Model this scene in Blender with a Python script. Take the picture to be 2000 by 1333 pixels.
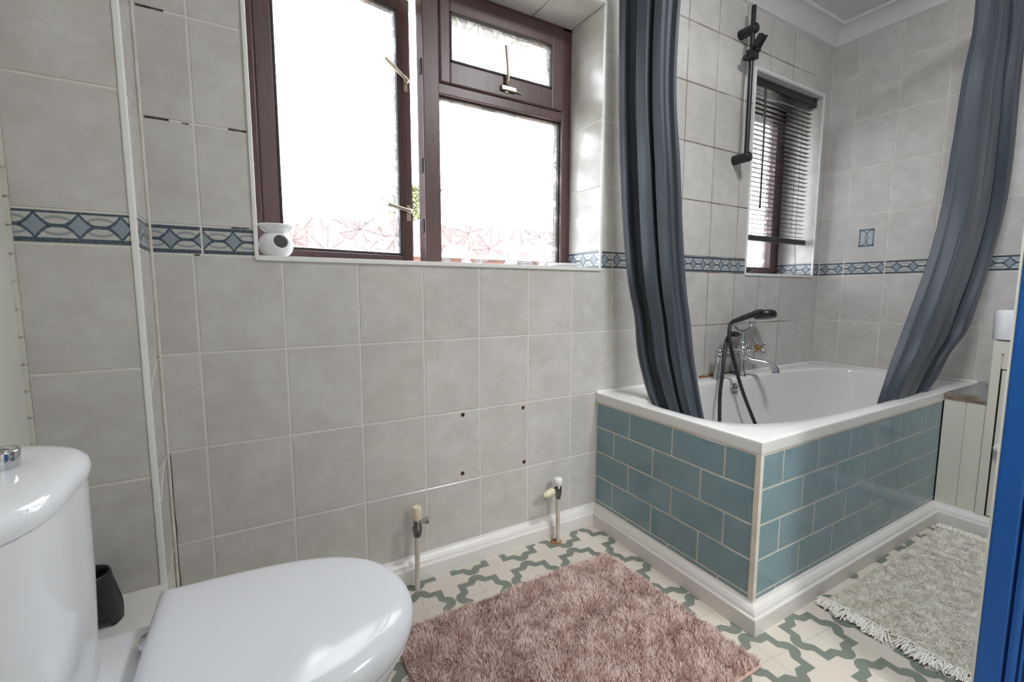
import bpy, bmesh, math, random
import numpy as np
from mathutils import Vector, Matrix, noise
random.seed(7)
R = math.radians
for o in list(bpy.data.objects): bpy.data.objects.remove(o)
scene = bpy.context.scene
COL = scene.collection

# ------------------------------------------------------------------ camera
cam = bpy.data.cameras.new('camera'); camo = bpy.data.objects.new('camera', cam); COL.objects.link(camo)
cam.sensor_width = 36.0; cam.lens = 897.0 / 2000 * 36
cam.clip_start = 0.02; cam.clip_end = 200
_f = Vector((0.50250288, 0.85802829, -0.10619936)); _r = Vector((0.86296667, -0.50525966, 0.00109378)); _u = Vector((0.05271976, 0.09219613, 0.99434426))
camo.matrix_world = Matrix(((_r.x, _u.x, -_f.x, .4513), (_r.y, _u.y, -_f.y, -1.4371), (_r.z, _u.z, -_f.z, .9692), (0, 0, 0, 1)))
scene.camera = camo

# ------------------------------------------------------------------ world / light / exposure
SKY_STRENGTH = 6.8
w = bpy.data.worlds.new('overcast_sky'); scene.world = w; w.use_nodes = True
bg = w.node_tree.nodes['Background']; bg.inputs[0].default_value = (0.90, 0.95, 1.0, 1); bg.inputs[1].default_value = SKY_STRENGTH
CEILING_FILL_W = 24.0  # added overhead fill that brightens the room
HALL_FILL_W = 42.0  # added fill for surfaces facing the camera
scene.view_settings.view_transform = 'Standard'; scene.view_settings.look = 'None'
scene.view_settings.exposure = 1.1; scene.view_settings.gamma = 1.0; scene.view_settings.use_curve_mapping = False
scene.cycles.max_bounces = 14; scene.cycles.diffuse_bounces = 8; scene.cycles.transparent_max_bounces = 24
scene.cycles.sample_clamp_indirect = 6.0
scene.cycles.caustics_reflective = False; scene.cycles.caustics_refractive = False

def lin(r, g, b):
    f = lambda c: (c / 255 / 12.92) if c <= 10.3 else ((c / 255 + .055) / 1.055) ** 2.4
    return (f(r), f(g), f(b), 1)

# ------------------------------------------------------------------ node helpers
class S:
    """a socket with arithmetic"""
    def __init__(s, nt, sock): s.nt, s.k = nt, sock
    def _m(s, op, *a, clamp=False):
        n = s.nt.nodes.new('ShaderNodeMath'); n.operation = op; n.use_clamp = clamp
        for i, x in enumerate((s,) + a):
            if isinstance(x, S): s.nt.links.new(x.k, n.inputs[i])
            else: n.inputs[i].default_value = x
        return S(s.nt, n.outputs[0])
    def __add__(s, o): return s._m('ADD', o)
    def __sub__(s, o): return s._m('SUBTRACT', o)
    def __mul__(s, o): return s._m('MULTIPLY', o)
    def __truediv__(s, o): return s._m('DIVIDE', o)
    def __rsub__(s, o): return (s * -1.0) + o
    __radd__ = __add__; __rmul__ = __mul__
    def abs(s): return s._m('ABSOLUTE')
    def frac(s): return s._m('FRACT')
    def pow(s, p): return s._m('POWER', p)
    def max(s, p): return s._m('MAXIMUM', p)
    def min(s, p): return s._m('MINIMUM', p)
    def lt(s, p): return s._m('LESS_THAN', p)
    def gt(s, p): return s._m('GREATER_THAN', p)
    def sqrt(s): return s._m('SQRT')
    def ramp(s, a, b):
        n = s.nt.nodes.new('ShaderNodeMapRange'); n.clamp = True
        s.nt.links.new(s.k, n.inputs[0]); n.inputs[1].default_value = a; n.inputs[2].default_value = b
        return S(s.nt, n.outputs[0])

MATS = {}
def base_mat(name):
    m = bpy.data.materials.new(name); m.use_nodes = True
    nt = m.node_tree; b = nt.nodes['Principled BSDF']; MATS[name] = m
    return m, nt, b
def mixc(nt, fac, a, b):
    n = nt.nodes.new('ShaderNodeMix'); n.data_type = 'RGBA'
    if isinstance(fac, S): nt.links.new(fac.k, n.inputs[0])
    else: n.inputs[0].default_value = fac
    for i, x in ((6, a), (7, b)):
        if isinstance(x, tuple): n.inputs[i].default_value = x
        else: nt.links.new(x, n.inputs[i])
    return n.outputs[2]
def coords(nt, kind='Object', scale=(1, 1, 1), rand=0.0):
    tc = nt.nodes.new('ShaderNodeTexCoord'); v = tc.outputs[kind]
    if rand:
        oi = nt.nodes.new('ShaderNodeObjectInfo'); mu = nt.nodes.new('ShaderNodeVectorMath'); mu.operation = 'SCALE'
        nt.links.new(oi.outputs['Random'], mu.inputs['Scale']); mu.inputs[0].default_value = (rand, rand * 1.7, rand * .6)
        ad = nt.nodes.new('ShaderNodeVectorMath'); nt.links.new(v, ad.inputs[0]); nt.links.new(mu.outputs[0], ad.inputs[1]); v = ad.outputs[0]
    if scale != (1, 1, 1):
        mp = nt.nodes.new('ShaderNodeMapping'); nt.links.new(v, mp.inputs[0]); mp.inputs['Scale'].default_value = scale; v = mp.outputs[0]
    return v
def noise_tex(nt, vec, scale, detail=3, rough=.5):
    n = nt.nodes.new('ShaderNodeTexNoise'); n.inputs['Scale'].default_value = scale; n.inputs['Detail'].default_value = detail; n.inputs['Roughness'].default_value = rough
    if vec is not None: nt.links.new(vec, n.inputs['Vector'])
    return S(nt, n.outputs['Fac'])
def bump(nt, b, h, strength=.2, dist=.002):
    n = nt.nodes.new('ShaderNodeBump'); n.inputs['Strength'].default_value = strength; n.inputs['Distance'].default_value = dist
    nt.links.new(h.k, n.inputs['Height']); nt.links.new(n.outputs[0], b.inputs['Normal'])
def simple(name, col, rough=.5, metal=0.0, col2=None, nscale=8, bumps=None, spec=.5, coat=0, rand=0.0, stretch=(1, 1, 1)):
    m, nt, b = base_mat(name)
    b.inputs['Base Color'].default_value = col; b.inputs['Roughness'].default_value = rough; b.inputs['Metallic'].default_value = metal
    b.inputs['Specular IOR Level'].default_value = spec; b.inputs['Coat Weight'].default_value = coat; b.inputs['Coat Roughness'].default_value = .05
    v = coords(nt, 'Object', stretch, rand) if (col2 or bumps) else None
    if col2:
        f = noise_tex(nt, v, nscale, 4).ramp(.35, .65); nt.links.new(mixc(nt, f, col, col2), b.inputs['Base Color'])
    if bumps: bump(nt, b, noise_tex(nt, v, bumps[0], 3), bumps[1], bumps[2] if len(bumps) > 2 else .002)
    return m

def tile_mat(name, ca, cb, rough=.16):
    m, nt, b = base_mat(name)
    v = coords(nt, 'Object', (1, 1, 1), 40.0)
    n1 = noise_tex(nt, v, 9, 5, .6); n2 = noise_tex(nt, coords(nt, 'Object', (1, 1.3, 1), 23.0), 22, 4, .65)
    f = (n1 * .6 + n2 * .4).ramp(.38, .66)
    oi = nt.nodes.new('ShaderNodeObjectInfo')
    f = (f + (S(nt, oi.outputs['Random']) - .5) * .35)._m('ADD', 0.0, clamp=True)
    nt.links.new(mixc(nt, f, ca, cb), b.inputs['Base Color'])
    b.inputs['Roughness'].default_value = rough; b.inputs['Specular IOR Level'].default_value = .45
    bump(nt, b, n1, .12, .0015)
    return m
T_WALL = tile_mat('wall_tile_glaze', lin(192, 188, 184), lin(208, 205, 202), .2)
T_WHITE = T_WALL

def border_mat():
    m, nt, b = base_mat('border_tile_print')
    tc = nt.nodes.new('ShaderNodeTexCoord'); sp = nt.nodes.new('ShaderNodeSeparateXYZ'); nt.links.new(tc.outputs['UV'], sp.inputs[0])
    x = S(nt, sp.outputs[0]); v = S(nt, sp.outputs[1])     # uv: x counted in motif repeats, y 0..1 over the height
    s = ((x.frac() - .5).abs()) * 2.0
    d = (v - .5).abs()
    cd = ((1.0 - s * 1.28).max(0.0)).pow(1.7) * .36
    fill = d.lt(cd)
    wav = ((d - cd).abs()).lt(.052)
    e = (1.0 - s) * 1.25
    arc = (1.0 - e * e).max(0.0).sqrt() * .25
    arcm = ((d - arc).abs()).lt(.04) * e.lt(1.0)
    band = d.gt(.352) * d.lt(.485)
    nz = noise_tex(nt, coords(nt, 'Object'), 160, 3)
    field = mixc(nt, nz, lin(176, 176, 172), lin(200, 200, 196))
    c = mixc(nt, arcm, field, lin(146, 150, 156))
    c = mixc(nt, fill, c, lin(140, 150, 160))
    dark = mixc(nt, nz.ramp(.35, .7), lin(52, 66, 82), lin(90, 103, 116))
    c = mixc(nt, wav, c, dark); c = mixc(nt, band, c, dark)
    nt.links.new(c, b.inputs['Base Color']); b.inputs['Roughness'].default_value = .28
    return m
T_BORDER = border_mat()

def grout_mat():
    m, nt, b = base_mat('grout')
    g = nt.nodes.new('ShaderNodeNewGeometry'); sp = nt.nodes.new('ShaderNodeSeparateXYZ'); nt.links.new(g.outputs['Position'], sp.inputs[0])
    x = S(nt, sp.outputs[0])
    n = noise_tex(nt, g.outputs['Position'], 5.5, 5, .6)
    st = x.ramp(1.9, 2.15) * (1.0 - x.ramp(3.0, 3.34)) * n.ramp(.24, .52)
    old = n.ramp(.64, .72) * .35
    nt.links.new(mixc(nt, (st * .9).max(old), lin(216, 213, 208), lin(108, 82, 62)), b.inputs['Base Color'])
    b.inputs['Roughness'].default_value = .85
    return m
M_GROUT = grout_mat()
M_GROUT_W = simple('grout_white', lin(222, 219, 212), .8, col2=lin(206, 201, 190), nscale=20)
M_GROUT_D = simple('grout_mouldy', lin(92, 84, 78), .9, col2=lin(150, 144, 138), nscale=9)
M_METRO = simple('teal_metro_glaze', lin(128, 153, 162), .1, col2=lin(120, 146, 155), nscale=14, bumps=(7, .06, .002), rand=30.0)
M_GROUT_B = simple('grout_bath', lin(226, 217, 208), .8, col2=lin(212, 202, 192), nscale=12)
M_CERAMIC = simple('white_ceramic', lin(232, 233, 236), .07, spec=.55, coat=.3)
M_LID = simple('white_lid_plastic', lin(226, 227, 232), .12, spec=.5)
M_ACRYL = simple('white_acrylic', lin(226, 225, 223), .12, spec=.5, bumps=(3, .04, .003))
M_TRIM = simple('white_trim_plastic', lin(232, 232, 231), .25)
M_SKIRT = simple('white_gloss_paint', lin(227, 223, 221), .3, bumps=(40, .06, .001), col2=lin(219, 215, 212), nscale=5)
M_PAINT = simple('cream_wall_paint', lin(214, 212, 203), .75, col2=lin(205, 203, 193), nscale=3, bumps=(60, .15, .001))
M_CEIL = simple('ceiling_paint', lin(218, 219, 218), .8, col2=lin(210, 211, 210), nscale=2, bumps=(90, .1, .001))
M_CREAM = simple('cream_joinery_paint', lin(224, 220, 207), .45, col2=lin(214, 210, 196), nscale=4, bumps=(25, .1, .001), stretch=(1, 1, .2))
M_CHROME = simple('chrome', lin(205, 207, 210), .12, 1.0)
M_CHROME_OLD = simple('dull_chrome', lin(150, 150, 150), .3, 1.0, col2=lin(105, 102, 100), nscale=60)
M_BRASS = simple('brass_ring', lin(172, 140, 78), .25, 1.0)
M_BLACK = simple('black_plastic', lin(34, 33, 38), .4, col2=lin(42, 40, 46), nscale=40)
M_BLACKM = simple('matt_black_metal', lin(30, 31, 34), .35)
M_STEEL = simple('champagne_steel', lin(176, 166, 152), .3, .9)
M_HOLE = simple('dark_hole', lin(24, 20, 18), .9)
M_RUST = simple('rust_stain', lin(126, 80, 48), .9, col2=lin(166, 116, 70), nscale=90)
M_MOULD = simple('black_mould', lin(52, 44, 38), .9, col2=lin(90, 74, 60), nscale=120)
M_DOOR = simple('blue_door_paint', lin(3, 88, 168), .38, bumps=(30, .25, .001), col2=lin(3, 76, 152), nscale=6, stretch=(3, 3, .25))
M_DOOREDGE = simple('door_edge_primer', lin(228, 226, 214), .6)
M_IVORY = simple('ivory_cap_plastic', lin(222, 213, 184), .4)
M_VPIPE = simple('painted_pipe', lin(206, 200, 192), .4, col2=lin(190, 182, 172), nscale=30)
M_LEDGE = simple('grey_ledge_tile', lin(128, 136, 138), .12, col2=lin(118, 126, 129), nscale=9)
M_NOSE = simple('worn_wood_edge', lin(176, 164, 146), .7, col2=lin(118, 100, 82), nscale=40, stretch=(1, .3, 1))
M_VINYL = simple('vinyl_offwhite', lin(209, 201, 190), .42, col2=lin(202, 194, 182), nscale=3)
M_VGREEN = simple('vinyl_green_print', lin(122, 128, 119), .42, col2=lin(116, 123, 113), nscale=4)
M_VLINE = simple('vinyl_joint_print', lin(168, 160, 148), .5)
M_PINK = None

def wood_mat():
    m, nt, b = base_mat('mahogany_frame_foil')
    v = coords(nt, 'Object', (18, 18, 2.0)); n = noise_tex(nt, v, 6, 4, .6)
    nt.links.new(mixc(nt, n.ramp(.3, .7), lin(80, 58, 59), lin(95, 71, 72)), b.inputs['Base Color'])
    b.inputs['Roughness'].default_value = .38; bump(nt, b, n, .08, .001)
    return m
M_WOOD = wood_mat()
M_GASKET = simple('dark_gasket', lin(40, 34, 36), .6)

def fabric_mat():
    m, nt, b = base_mat('slate_curtain_fabric')
    tc = nt.nodes.new('ShaderNodeTexCoord'); sp = nt.nodes.new('ShaderNodeSeparateXYZ'); nt.links.new(tc.outputs['UV'], sp.inputs[0])
    u = S(nt, sp.outputs[0]); st = ((u * 260.0).frac() - .5).abs() * 2.0
    n = noise_tex(nt, tc.outputs['UV'], 30, 3)
    c = mixc(nt, st.ramp(.3, .7), lin(54, 60, 70), lin(69, 76, 86))
    c = mixc(nt, n.ramp(.3, .8) * .35, c, lin(48, 54, 66))
    nt.links.new(c, b.inputs['Base Color']); b.inputs['Roughness'].default_value = .48
    b.inputs['Sheen Weight'].default_value = .25; b.inputs['Sheen Roughness'].default_value = .4
    bump(nt, b, st + n * 2.0, .25, .0012)
    return m
M_CURT = fabric_mat()

def glass_mat(name, frost, tint=(1, 1, 1, 1), facet=False):
    """patterned window glass: part see-through, part scattering"""
    m, nt, b = base_mat(name)
    out = nt.nodes['Material Output']
    tr = nt.nodes.new('ShaderNodeBsdfTransparent'); tr.inputs[0].default_value = tint
    tl = nt.nodes.new('ShaderNodeBsdfTranslucent'); tl.inputs[0].default_value = (.4, .4, .4, 1)
    gl = nt.nodes.new('ShaderNodeBsdfGlossy'); gl.inputs['Roughness'].default_value = .08; gl.inputs[0].default_value = (.9, .9, .9, 1)
    mx = nt.nodes.new('ShaderNodeMixShader'); mx2 = nt.nodes.new('ShaderNodeMixShader')
    if facet:
        at = nt.nodes.new('ShaderNodeAttribute'); at.attribute_name = 'etch'
        sp = nt.nodes.new('ShaderNodeSeparateXYZ'); nt.links.new(at.outputs['Vector'], sp.inputs[0])
        k, msk = S(nt, sp.outputs[0]), S(nt, sp.outputs[1])
        nt.links.new((msk * frost).k, mx.inputs[0])
        nt.links.new(mixc(nt, k, (.03, .032, .035, 1), (.30, .30, .30, 1)), tl.inputs[0])
        nt.links.new(mixc(nt, (k + (1.0 - msk))._m('ADD', 0.0, clamp=True), (.40, .41, .43, 1), (.98, .98, .98, 1)), tr.inputs[0])
    else: mx.inputs[0].default_value = frost
    nt.links.new(tr.outputs[0], mx.inputs[1]); nt.links.new(tl.outputs[0], mx.inputs[2])
    mx2.inputs[0].default_value = .05
    nt.links.new(mx.outputs[0], mx2.inputs[1]); nt.links.new(gl.outputs[0], mx2.inputs[2]); nt.links.new(mx2.outputs[0], out.inputs[0])
    return m
M_PANE = glass_mat('clear_pane', .0)
M_LEAF = glass_mat('etched_leaf_glass', .62, facet=True)

# ------------------------------------------------------------------ mesh helpers
class MB:
    def __init__(s): s.v, s.f, s.sm, s.uv = [], [], [], None
    def add(s, vs, fs, smooth=False):
        n = len(s.v); s.v += [tuple(p) for p in vs]; s.f += [tuple(i + n for i in f) for f in fs]; s.sm += [smooth] * len(fs); return s
    def box(s, x0, x1, y0, y1, z0, z1):
        vs = [(x, y, z) for x in (x0, x1) for y in (y0, y1) for z in (z0, z1)]
        return s.add(vs, [(0, 1, 3, 2), (4, 6, 7, 5), (0, 4, 5, 1), (2, 3, 7, 6), (0, 2, 6, 4), (1, 5, 7, 3)])
    def cbox(s, x0, x1, y0, y1, z0, z1, c=.003):
        """box with chamfered edges"""
        bm = bmesh.new(); bmesh.ops.create_cube(bm, size=1)
        for v in bm.verts: v.co = Vector(((x0 + x1) / 2 + v.co.x * (x1 - x0), (y0 + y1) / 2 + v.co.y * (y1 - y0), (z0 + z1) / 2 + v.co.z * (z1 - z0)))
        bmesh.ops.bevel(bm, geom=bm.edges[:], offset=c, segments=2, affect='EDGES', profile=.6)
        bm.verts.ensure_lookup_table(); s.add([v.co for v in bm.verts], [[v.index for v in f.verts] for f in bm.faces]); bm.free(); return s
    def tube(s, pts, r, seg=14, caps=True, smooth=True):
        pts = [Vector(p) for p in pts]; n = len(pts); rs = r if isinstance(r, (list, tuple)) else [r] * n
        vs, fs, up = [], [], None
        for i, p in enumerate(pts):
            d = (pts[min(i + 1, n - 1)] - pts[max(i - 1, 0)]).normalized()
            if up is None: up = d.orthogonal().normalized()
            a = (up - d * up.dot(d)).normalized(); up = a; b = d.cross(a)
            for k in range(seg):
                t = 2 * math.pi * k / seg; vs.append(p + (a * math.cos(t) + b * math.sin(t)) * rs[i])
        for i in range(n - 1):
            for k in range(seg):
                k2 = (k + 1) % seg; fs.append((i * seg + k, i * seg + k2, (i + 1) * seg + k2, (i + 1) * seg + k))
        s.add(vs, fs, smooth)
        if caps:
            s.add(vs[:seg], [tuple(range(seg))[::-1]]); s.add(vs[-seg:], [tuple(range(seg))])
        return s
    def lathe(s, prof, c=(0, 0, 0), seg=32, axis='Z', smooth=True, sx=1, sy=1):
        vs, fs = [], []; m = len(prof)
        for k in range(seg):
            t = 2 * math.pi * k / seg
            for r, h in prof:
                p = (r * math.cos(t) * sx, r * math.sin(t) * sy, h)
                if axis == 'X': p = (p[2], p[0], p[1])
                if axis == 'Y': p = (p[0], p[2], p[1])
                vs.append((c[0] + p[0], c[1] + p[1], c[2] + p[2]))
        for k in range(seg):
            k2 = (k + 1) % seg
            for i in range(m - 1): fs.append((k * m + i, k2 * m + i, k2 * m + i + 1, k * m + i + 1))
        return s.add(vs, fs, smooth)
    def sphere(s, c, r, seg=16, sc=(1, 1, 1)):
        prof = [(r * math.sin(math.pi * i / 10) + 1e-5, -r * math.cos(math.pi * i / 10)) for i in range(11)]
        b = MB().lathe(prof, (0, 0, 0), seg); return s.add([(c[0] + p[0] * sc[0], c[1] + p[1] * sc[1], c[2] + p[2] * sc[2]) for p in b.v], b.f, True)
    def prism(s, poly, a, b, plane='XY'):
        """extrude a 2D polygon; plane names the two polygon axes, a..b the third"""
        def P(u, v, w): return {'XY': (u, v, w), 'XZ': (u, w, v), 'YZ': (w, u, v)}[plane]
        n = len(poly); vs = [P(u, v, a) for u, v in poly] + [P(u, v, b) for u, v in poly]
        return s.add(vs, [tuple(range(n)), tuple(range(n, 2 * n))[::-1]] + [(i, i + n, (i + 1) % n + n, (i + 1) % n) for i in range(n)])
    def loft(s, rings, smooth=True, cap0=True, cap1=True):
        n = len(rings[0]); vs = [p for r in rings for p in r]; fs = []
        for i in range(len(rings) - 1):
            for k in range(n): k2 = (k + 1) % n; fs.append((i * n + k, i * n + k2, (i + 1) * n + k2, (i + 1) * n + k))
        s.add(vs, fs, smooth)
        if cap0: s.add(rings[0], [tuple(range(n))[::-1]], smooth)
        if cap1: s.add(rings[-1], [tuple(range(n))], smooth)
        return s
    def build(s, name, mat, parent=None, loc=None, weld=False, recalc=True):
        me = bpy.data.meshes.new(name); me.from_pydata(s.v, [], s.f); me.update()
        if recalc or weld:
            bm = bmesh.new(); bm.from_mesh(me)
            if weld: bmesh.ops.remove_doubles(bm, verts=bm.verts[:], dist=1e-5)
            if recalc: bmesh.ops.recalc_face_normals(bm, faces=bm.faces[:])
            bm.to_mesh(me); bm.free()
        if not weld:
            for p, q in zip(me.polygons, s.sm): p.use_smooth = q
        else:
            sm = any(s.sm)
            for p in me.polygons: p.use_smooth = sm
            if sm: me.set_sharp_from_angle(angle=R(50))
        me.materials.append(mat)
        return link(name, me, parent, loc)
def link(name, me, parent=None, loc=None):
    o = bpy.data.objects.new(name, me); COL.objects.link(o)
    if parent is not None: o.parent = parent; o.matrix_parent_inverse = parent.matrix_world.inverted() if False else Matrix.Translation(-Vector(parent.get('_o', (0, 0, 0))))
    if loc: o.location = loc
    return o
def thing(name, label, cat, loc, group=None):
    """an Empty at the thing's base; children are given in world coordinates"""
    o = bpy.data.objects.new(name, None); COL.objects.link(o); o.location = loc; o.empty_display_size = .05
    o['label'] = label; o['category'] = cat; o['_o'] = tuple(loc)
    if group: o['group'] = group
    return o
def tag(o, label, cat, group=None):
    o['label'] = label; o['category'] = cat
    if group: o['group'] = group
    return o
def struct(o, label=None):
    o['kind'] = 'structure'
    if label: o['label'] = label
    return o
def sempty(name, label, loc=(0, 0, 0)):
    o = bpy.data.objects.new(name, None); COL.objects.link(o); o.location = loc; o['_o'] = tuple(loc); o['kind'] = 'structure'; o['label'] = label
    return o
def smoothstep(a, b, x): t = max(0, min(1, (x - a) / (b - a))); return t * t * (3 - 2 * t)

# ------------------------------------------------------------------ tiling
FR = {  # wall frames: axes u (right), v (up), w (out of the wall)
    'back': (Vector((1, 0, 0)), Vector((0, 0, 1)), Vector((0, -1, 0))),
    'right': (Vector((0, -1, 0)), Vector((0, 0, 1)), Vector((-1, 0, 0))),
    'left': (Vector((0, 1, 0)), Vector((0, 0, 1)), Vector((1, 0, 0))),
    'down': (Vector((1, 0, 0)), Vector((0, -1, 0)), Vector((0, 0, -1))),
    'up': (Vector((1, 0, 0)), Vector((0, 1, 0)), Vector((0, 0, 1))),
}
TCACHE = {}
def tile_mesh(rects, th, mat, key, uvper=None, c=.0016):
    k = (key, tuple(tuple(round(q, 4) for q in r) for r in rects), round(th, 4), mat.name, uvper)
    if k in TCACHE: return TCACHE[k]
    vs, fs = [], []
    for (u0, u1, v0, v1, fl) in [(r[0], r[1], r[2], r[3], r[4] if len(r) > 4 else 15) for r in rects]:
        n = len(vs); fl = int(fl)
        a0, a1, b0, b1 = u0 + c * (fl & 1), u1 - c * ((fl >> 1) & 1), v0 + c * ((fl >> 2) & 1), v1 - c * ((fl >> 3) & 1)
        vs += [(u0, v0, 0), (u1, v0, 0), (u1, v1, 0), (u0, v1, 0), (u0, v0, th - c), (u1, v0, th - c), (u1, v1, th - c), (u0, v1, th - c), (a0, b0, th), (a1, b0, th), (a1, b1, th), (a0, b1, th)]
        for i in range(4):
            j = (i + 1) % 4; fs += [(n + i, n + j, n + 4 + j, n + 4 + i), (n + 4 + i, n + 4 + j, n + 8 + j, n + 8 + i)]
        fs.append((n + 8, n + 9, n + 10, n + 11))
    me = bpy.data.meshes.new(key); me.from_pydata(vs, [], fs); me.update(); me.materials.append(mat)
    if uvper:
        uvl = me.uv_layers.new(name='UVMap'); per, hh, off = uvper
        for l in me.loops: p = me.vertices[l.vertex_index].co; uvl.data[l.index].uv = (p.x / per + off, p.y / hh)
    TCACHE[k] = me
    return me
def put_tile(name, parent, frame, origin, rects, th, mat, uvper=None, jit=.0012, c=.0016):
    """rects in wall coordinates (u0,u1,v0,v1[,flags]); the object sits at the first rect's corner"""
    u, v, w = FR[frame] if isinstance(frame, str) else frame
    bu, bv = rects[0][0], rects[0][1 + 1]
    rl = [(r[0] - bu, r[1] - bu, r[2] - bv, r[3] - bv) + ((r[4],) if len(r) > 4 else ()) for r in rects]
    me = tile_mesh(rl, th, mat, name, uvper, c)
    o = link(name, me, parent)
    P = Vector(origin) + u * bu + v * bv
    M = Matrix(((u.x, v.x, w.x, P.x), (u.y, v.y, w.y, P.y), (u.z, v.z, w.z, P.z), (0, 0, 0, 1)))
    J = Matrix.Rotation(random.uniform(-jit, jit), 4, 'X') @ Matrix.Rotation(random.uniform(-jit, jit), 4, 'Y')
    o.matrix_basis = M @ Matrix.Translation((0, 0, random.uniform(-.0002, .0002))) @ J
    return o
def tile_grid(name, parent, frame, origin, us, vs, holes=(), th=.006, mat=None, gap=.004, uvper=None, skip=()):
    for i in range(len(us) - 1):
        for j in range(len(vs) - 1):
            g = gap / 2; a0, a1, b0, b1 = us[i] + g, us[i + 1] - g, vs[j] + g, vs[j + 1] - g
            if a1 - a0 < .004 or b1 - b0 < .004: continue
            pieces = [(a0, a1, b0, b1)]
            for (h0, h1, k0, k1) in holes:
                nxt = []
                for (p0, p1, q0, q1) in pieces:
                    if h1 <= p0 or h0 >= p1 or k1 <= q0 or k0 >= q1: nxt.append((p0, p1, q0, q1)); continue
                    if k0 > q0 + .001: nxt.append((p0, p1, q0, k0))
                    if k1 < q1 - .001: nxt.append((p0, p1, k1, q1))
                    m0, m1 = max(q0, k0), min(q1, k1)
                    if h0 > p0 + .001: nxt.append((p0, h0, m0, m1))
                    if h1 < p1 - .001: nxt.append((h1, p1, m0, m1))
                pieces = nxt
            pieces = [p for p in pieces if p[1] - p[0] > .004 and p[3] - p[2] > .004]
            if not pieces: continue
            if len(pieces) == 1: rc = pieces
            else:
                rc = []
                for p in pieces:     # an L-shaped cut tile: no chamfer where its two pieces meet
                    fl = (1 if abs(p[0] - a0) < 1e-6 or any(abs(p[0] - h[1]) < 1e-6 for h in holes) else 0) | (2 if abs(p[1] - a1) < 1e-6 or any(abs(p[1] - h[0]) < 1e-6 for h in holes) else 0) | (4 if abs(p[2] - b0) < 1e-6 else 0) | (8 if abs(p[3] - b1) < 1e-6 else 0)
                    rc.append(p + (fl,))
            uo = (uvper[0], uvper[1], (rc[0][0] / uvper[0]) % 1.0 if len(uvper) > 2 and uvper[2] else .1) if uvper else None
            put_tile(name, parent, frame, origin, rc, th, mat, uo)

# ------------------------------------------------------------------ dimensions
LX, RX = 0.262, 3.372          # corner of the boxing / right wall
CZ = 2.40                      # ceiling
FY = -1.90                     # wall behind the camera
LW = 0.062                     # left wall
W1 = (0.495, 1.700, 1.066, 2.062); W2 = (2.667, 3.297, 1.066, 2.053)
ZB0, ZB1 = 1.0635, 1.136
ROWS_LO = [0.0, 0.051, 0.304, 0.557, 0.810, ZB0]
ROWS_UP = [ZB1, 1.3865, 1.637, 1.8875, 2.138, CZ]
BATH_X, BATH_Y, BATH_Z, BATH_Z2 = 1.696, -.723, .556, .5185
CABX = 2.9675
TH = .006
MOTIF = (.0677, .0695, True)

# ------------------------------------------------------------------ back (window) wall
D = .266
wb = MB()
def wall_cells(mb, xs, zs, holes, y0, y1):
    for i in range(len(xs) - 1):
        for j in range(len(zs) - 1):
            cx, cz = (xs[i] + xs[i + 1]) / 2, (zs[j] + zs[j + 1]) / 2
            if any(h[0] < cx < h[1] and h[2] < cz < h[3] for h in holes): continue
            mb.box(xs[i], xs[i + 1], y0, y1, zs[j], zs[j + 1])
wall_cells(wb, [LW - .1, W1[0], W1[1], W2[0], W2[1], RX + .1], [0, W1[2], 2.053, 2.062, CZ + .05], [W1, W2], .0013, D)
wall_back = struct(wb.build('wall_back', M_GROUT, recalc=False), 'tiled window wall with two window openings')
OB = (0, TH, 0)
cols = [LX] + [.350 + .203 * k for k in range(15)] + [RX]
holes = [W1, W2]
tile_grid('tile', wall_back, 'back', OB, cols, [r for r in ROWS_LO], [], TH, T_WALL)
cup = [LX, .370, W1[0]]
tile_grid('tile', wall_back, 'back', OB, cup, ROWS_UP, [], TH, T_WALL)
tile_grid('tile', wall_back, 'back', OB, [W1[0], .553] + [.350 + .203 * k for k in range(2, 15)] + [RX], ROWS_UP, holes, TH, T_WALL)
tile_grid('border_tile', wall_back, 'back', OB, cup, [ZB0, ZB1], [], TH, T_BORDER, uvper=MOTIF)
tile_grid('border_tile', wall_back, 'back', OB, [W1[1]] + [.350 + .203 * k for k in range(7, 15)] + [RX], [ZB0, ZB1], holes, TH, T_BORDER, uvper=MOTIF)
# rusty screw holes where the radiator hung
for (x, z) in ((1.094, .543), (1.341, .537), (1.091, .332), (1.346, .325)):
    h = MB().lathe([(.0001, 0), (.0032, 0), (.0046, -.0006), (.0062, -.0002)], (x, -.0010, z), 12, 'Y').build('screw_hole', M_HOLE, wall_back)
    MB().lathe([(.0046, -.0004), (.0075, -.00025)], (x, -.0010, z), 12, 'Y').build('rust_ring', M_RUST, h)
# dirty grout streaks beside the left reveal and rust along the bath
for (x0, x1, z) in ((.272, .325, 1.6375), (.272, .32, 1.3865), (.345, .36, 1.384), (.444, .485, 1.3865), (.437, .478, 1.1365), (.352, .364, 1.0625)):
    n = 7; mb = MB()
    for i in range(n):
        a = x0 + (x1 - x0) * i / n; b = x0 + (x1 - x0) * (i + .95) / n; dz = random.uniform(.0012, .0024)
        mb.box(a, b, .0002, .0014, z - dz, z + dz)
    mb.build('mould_streak', M_MOULD, wall_back)
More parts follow.
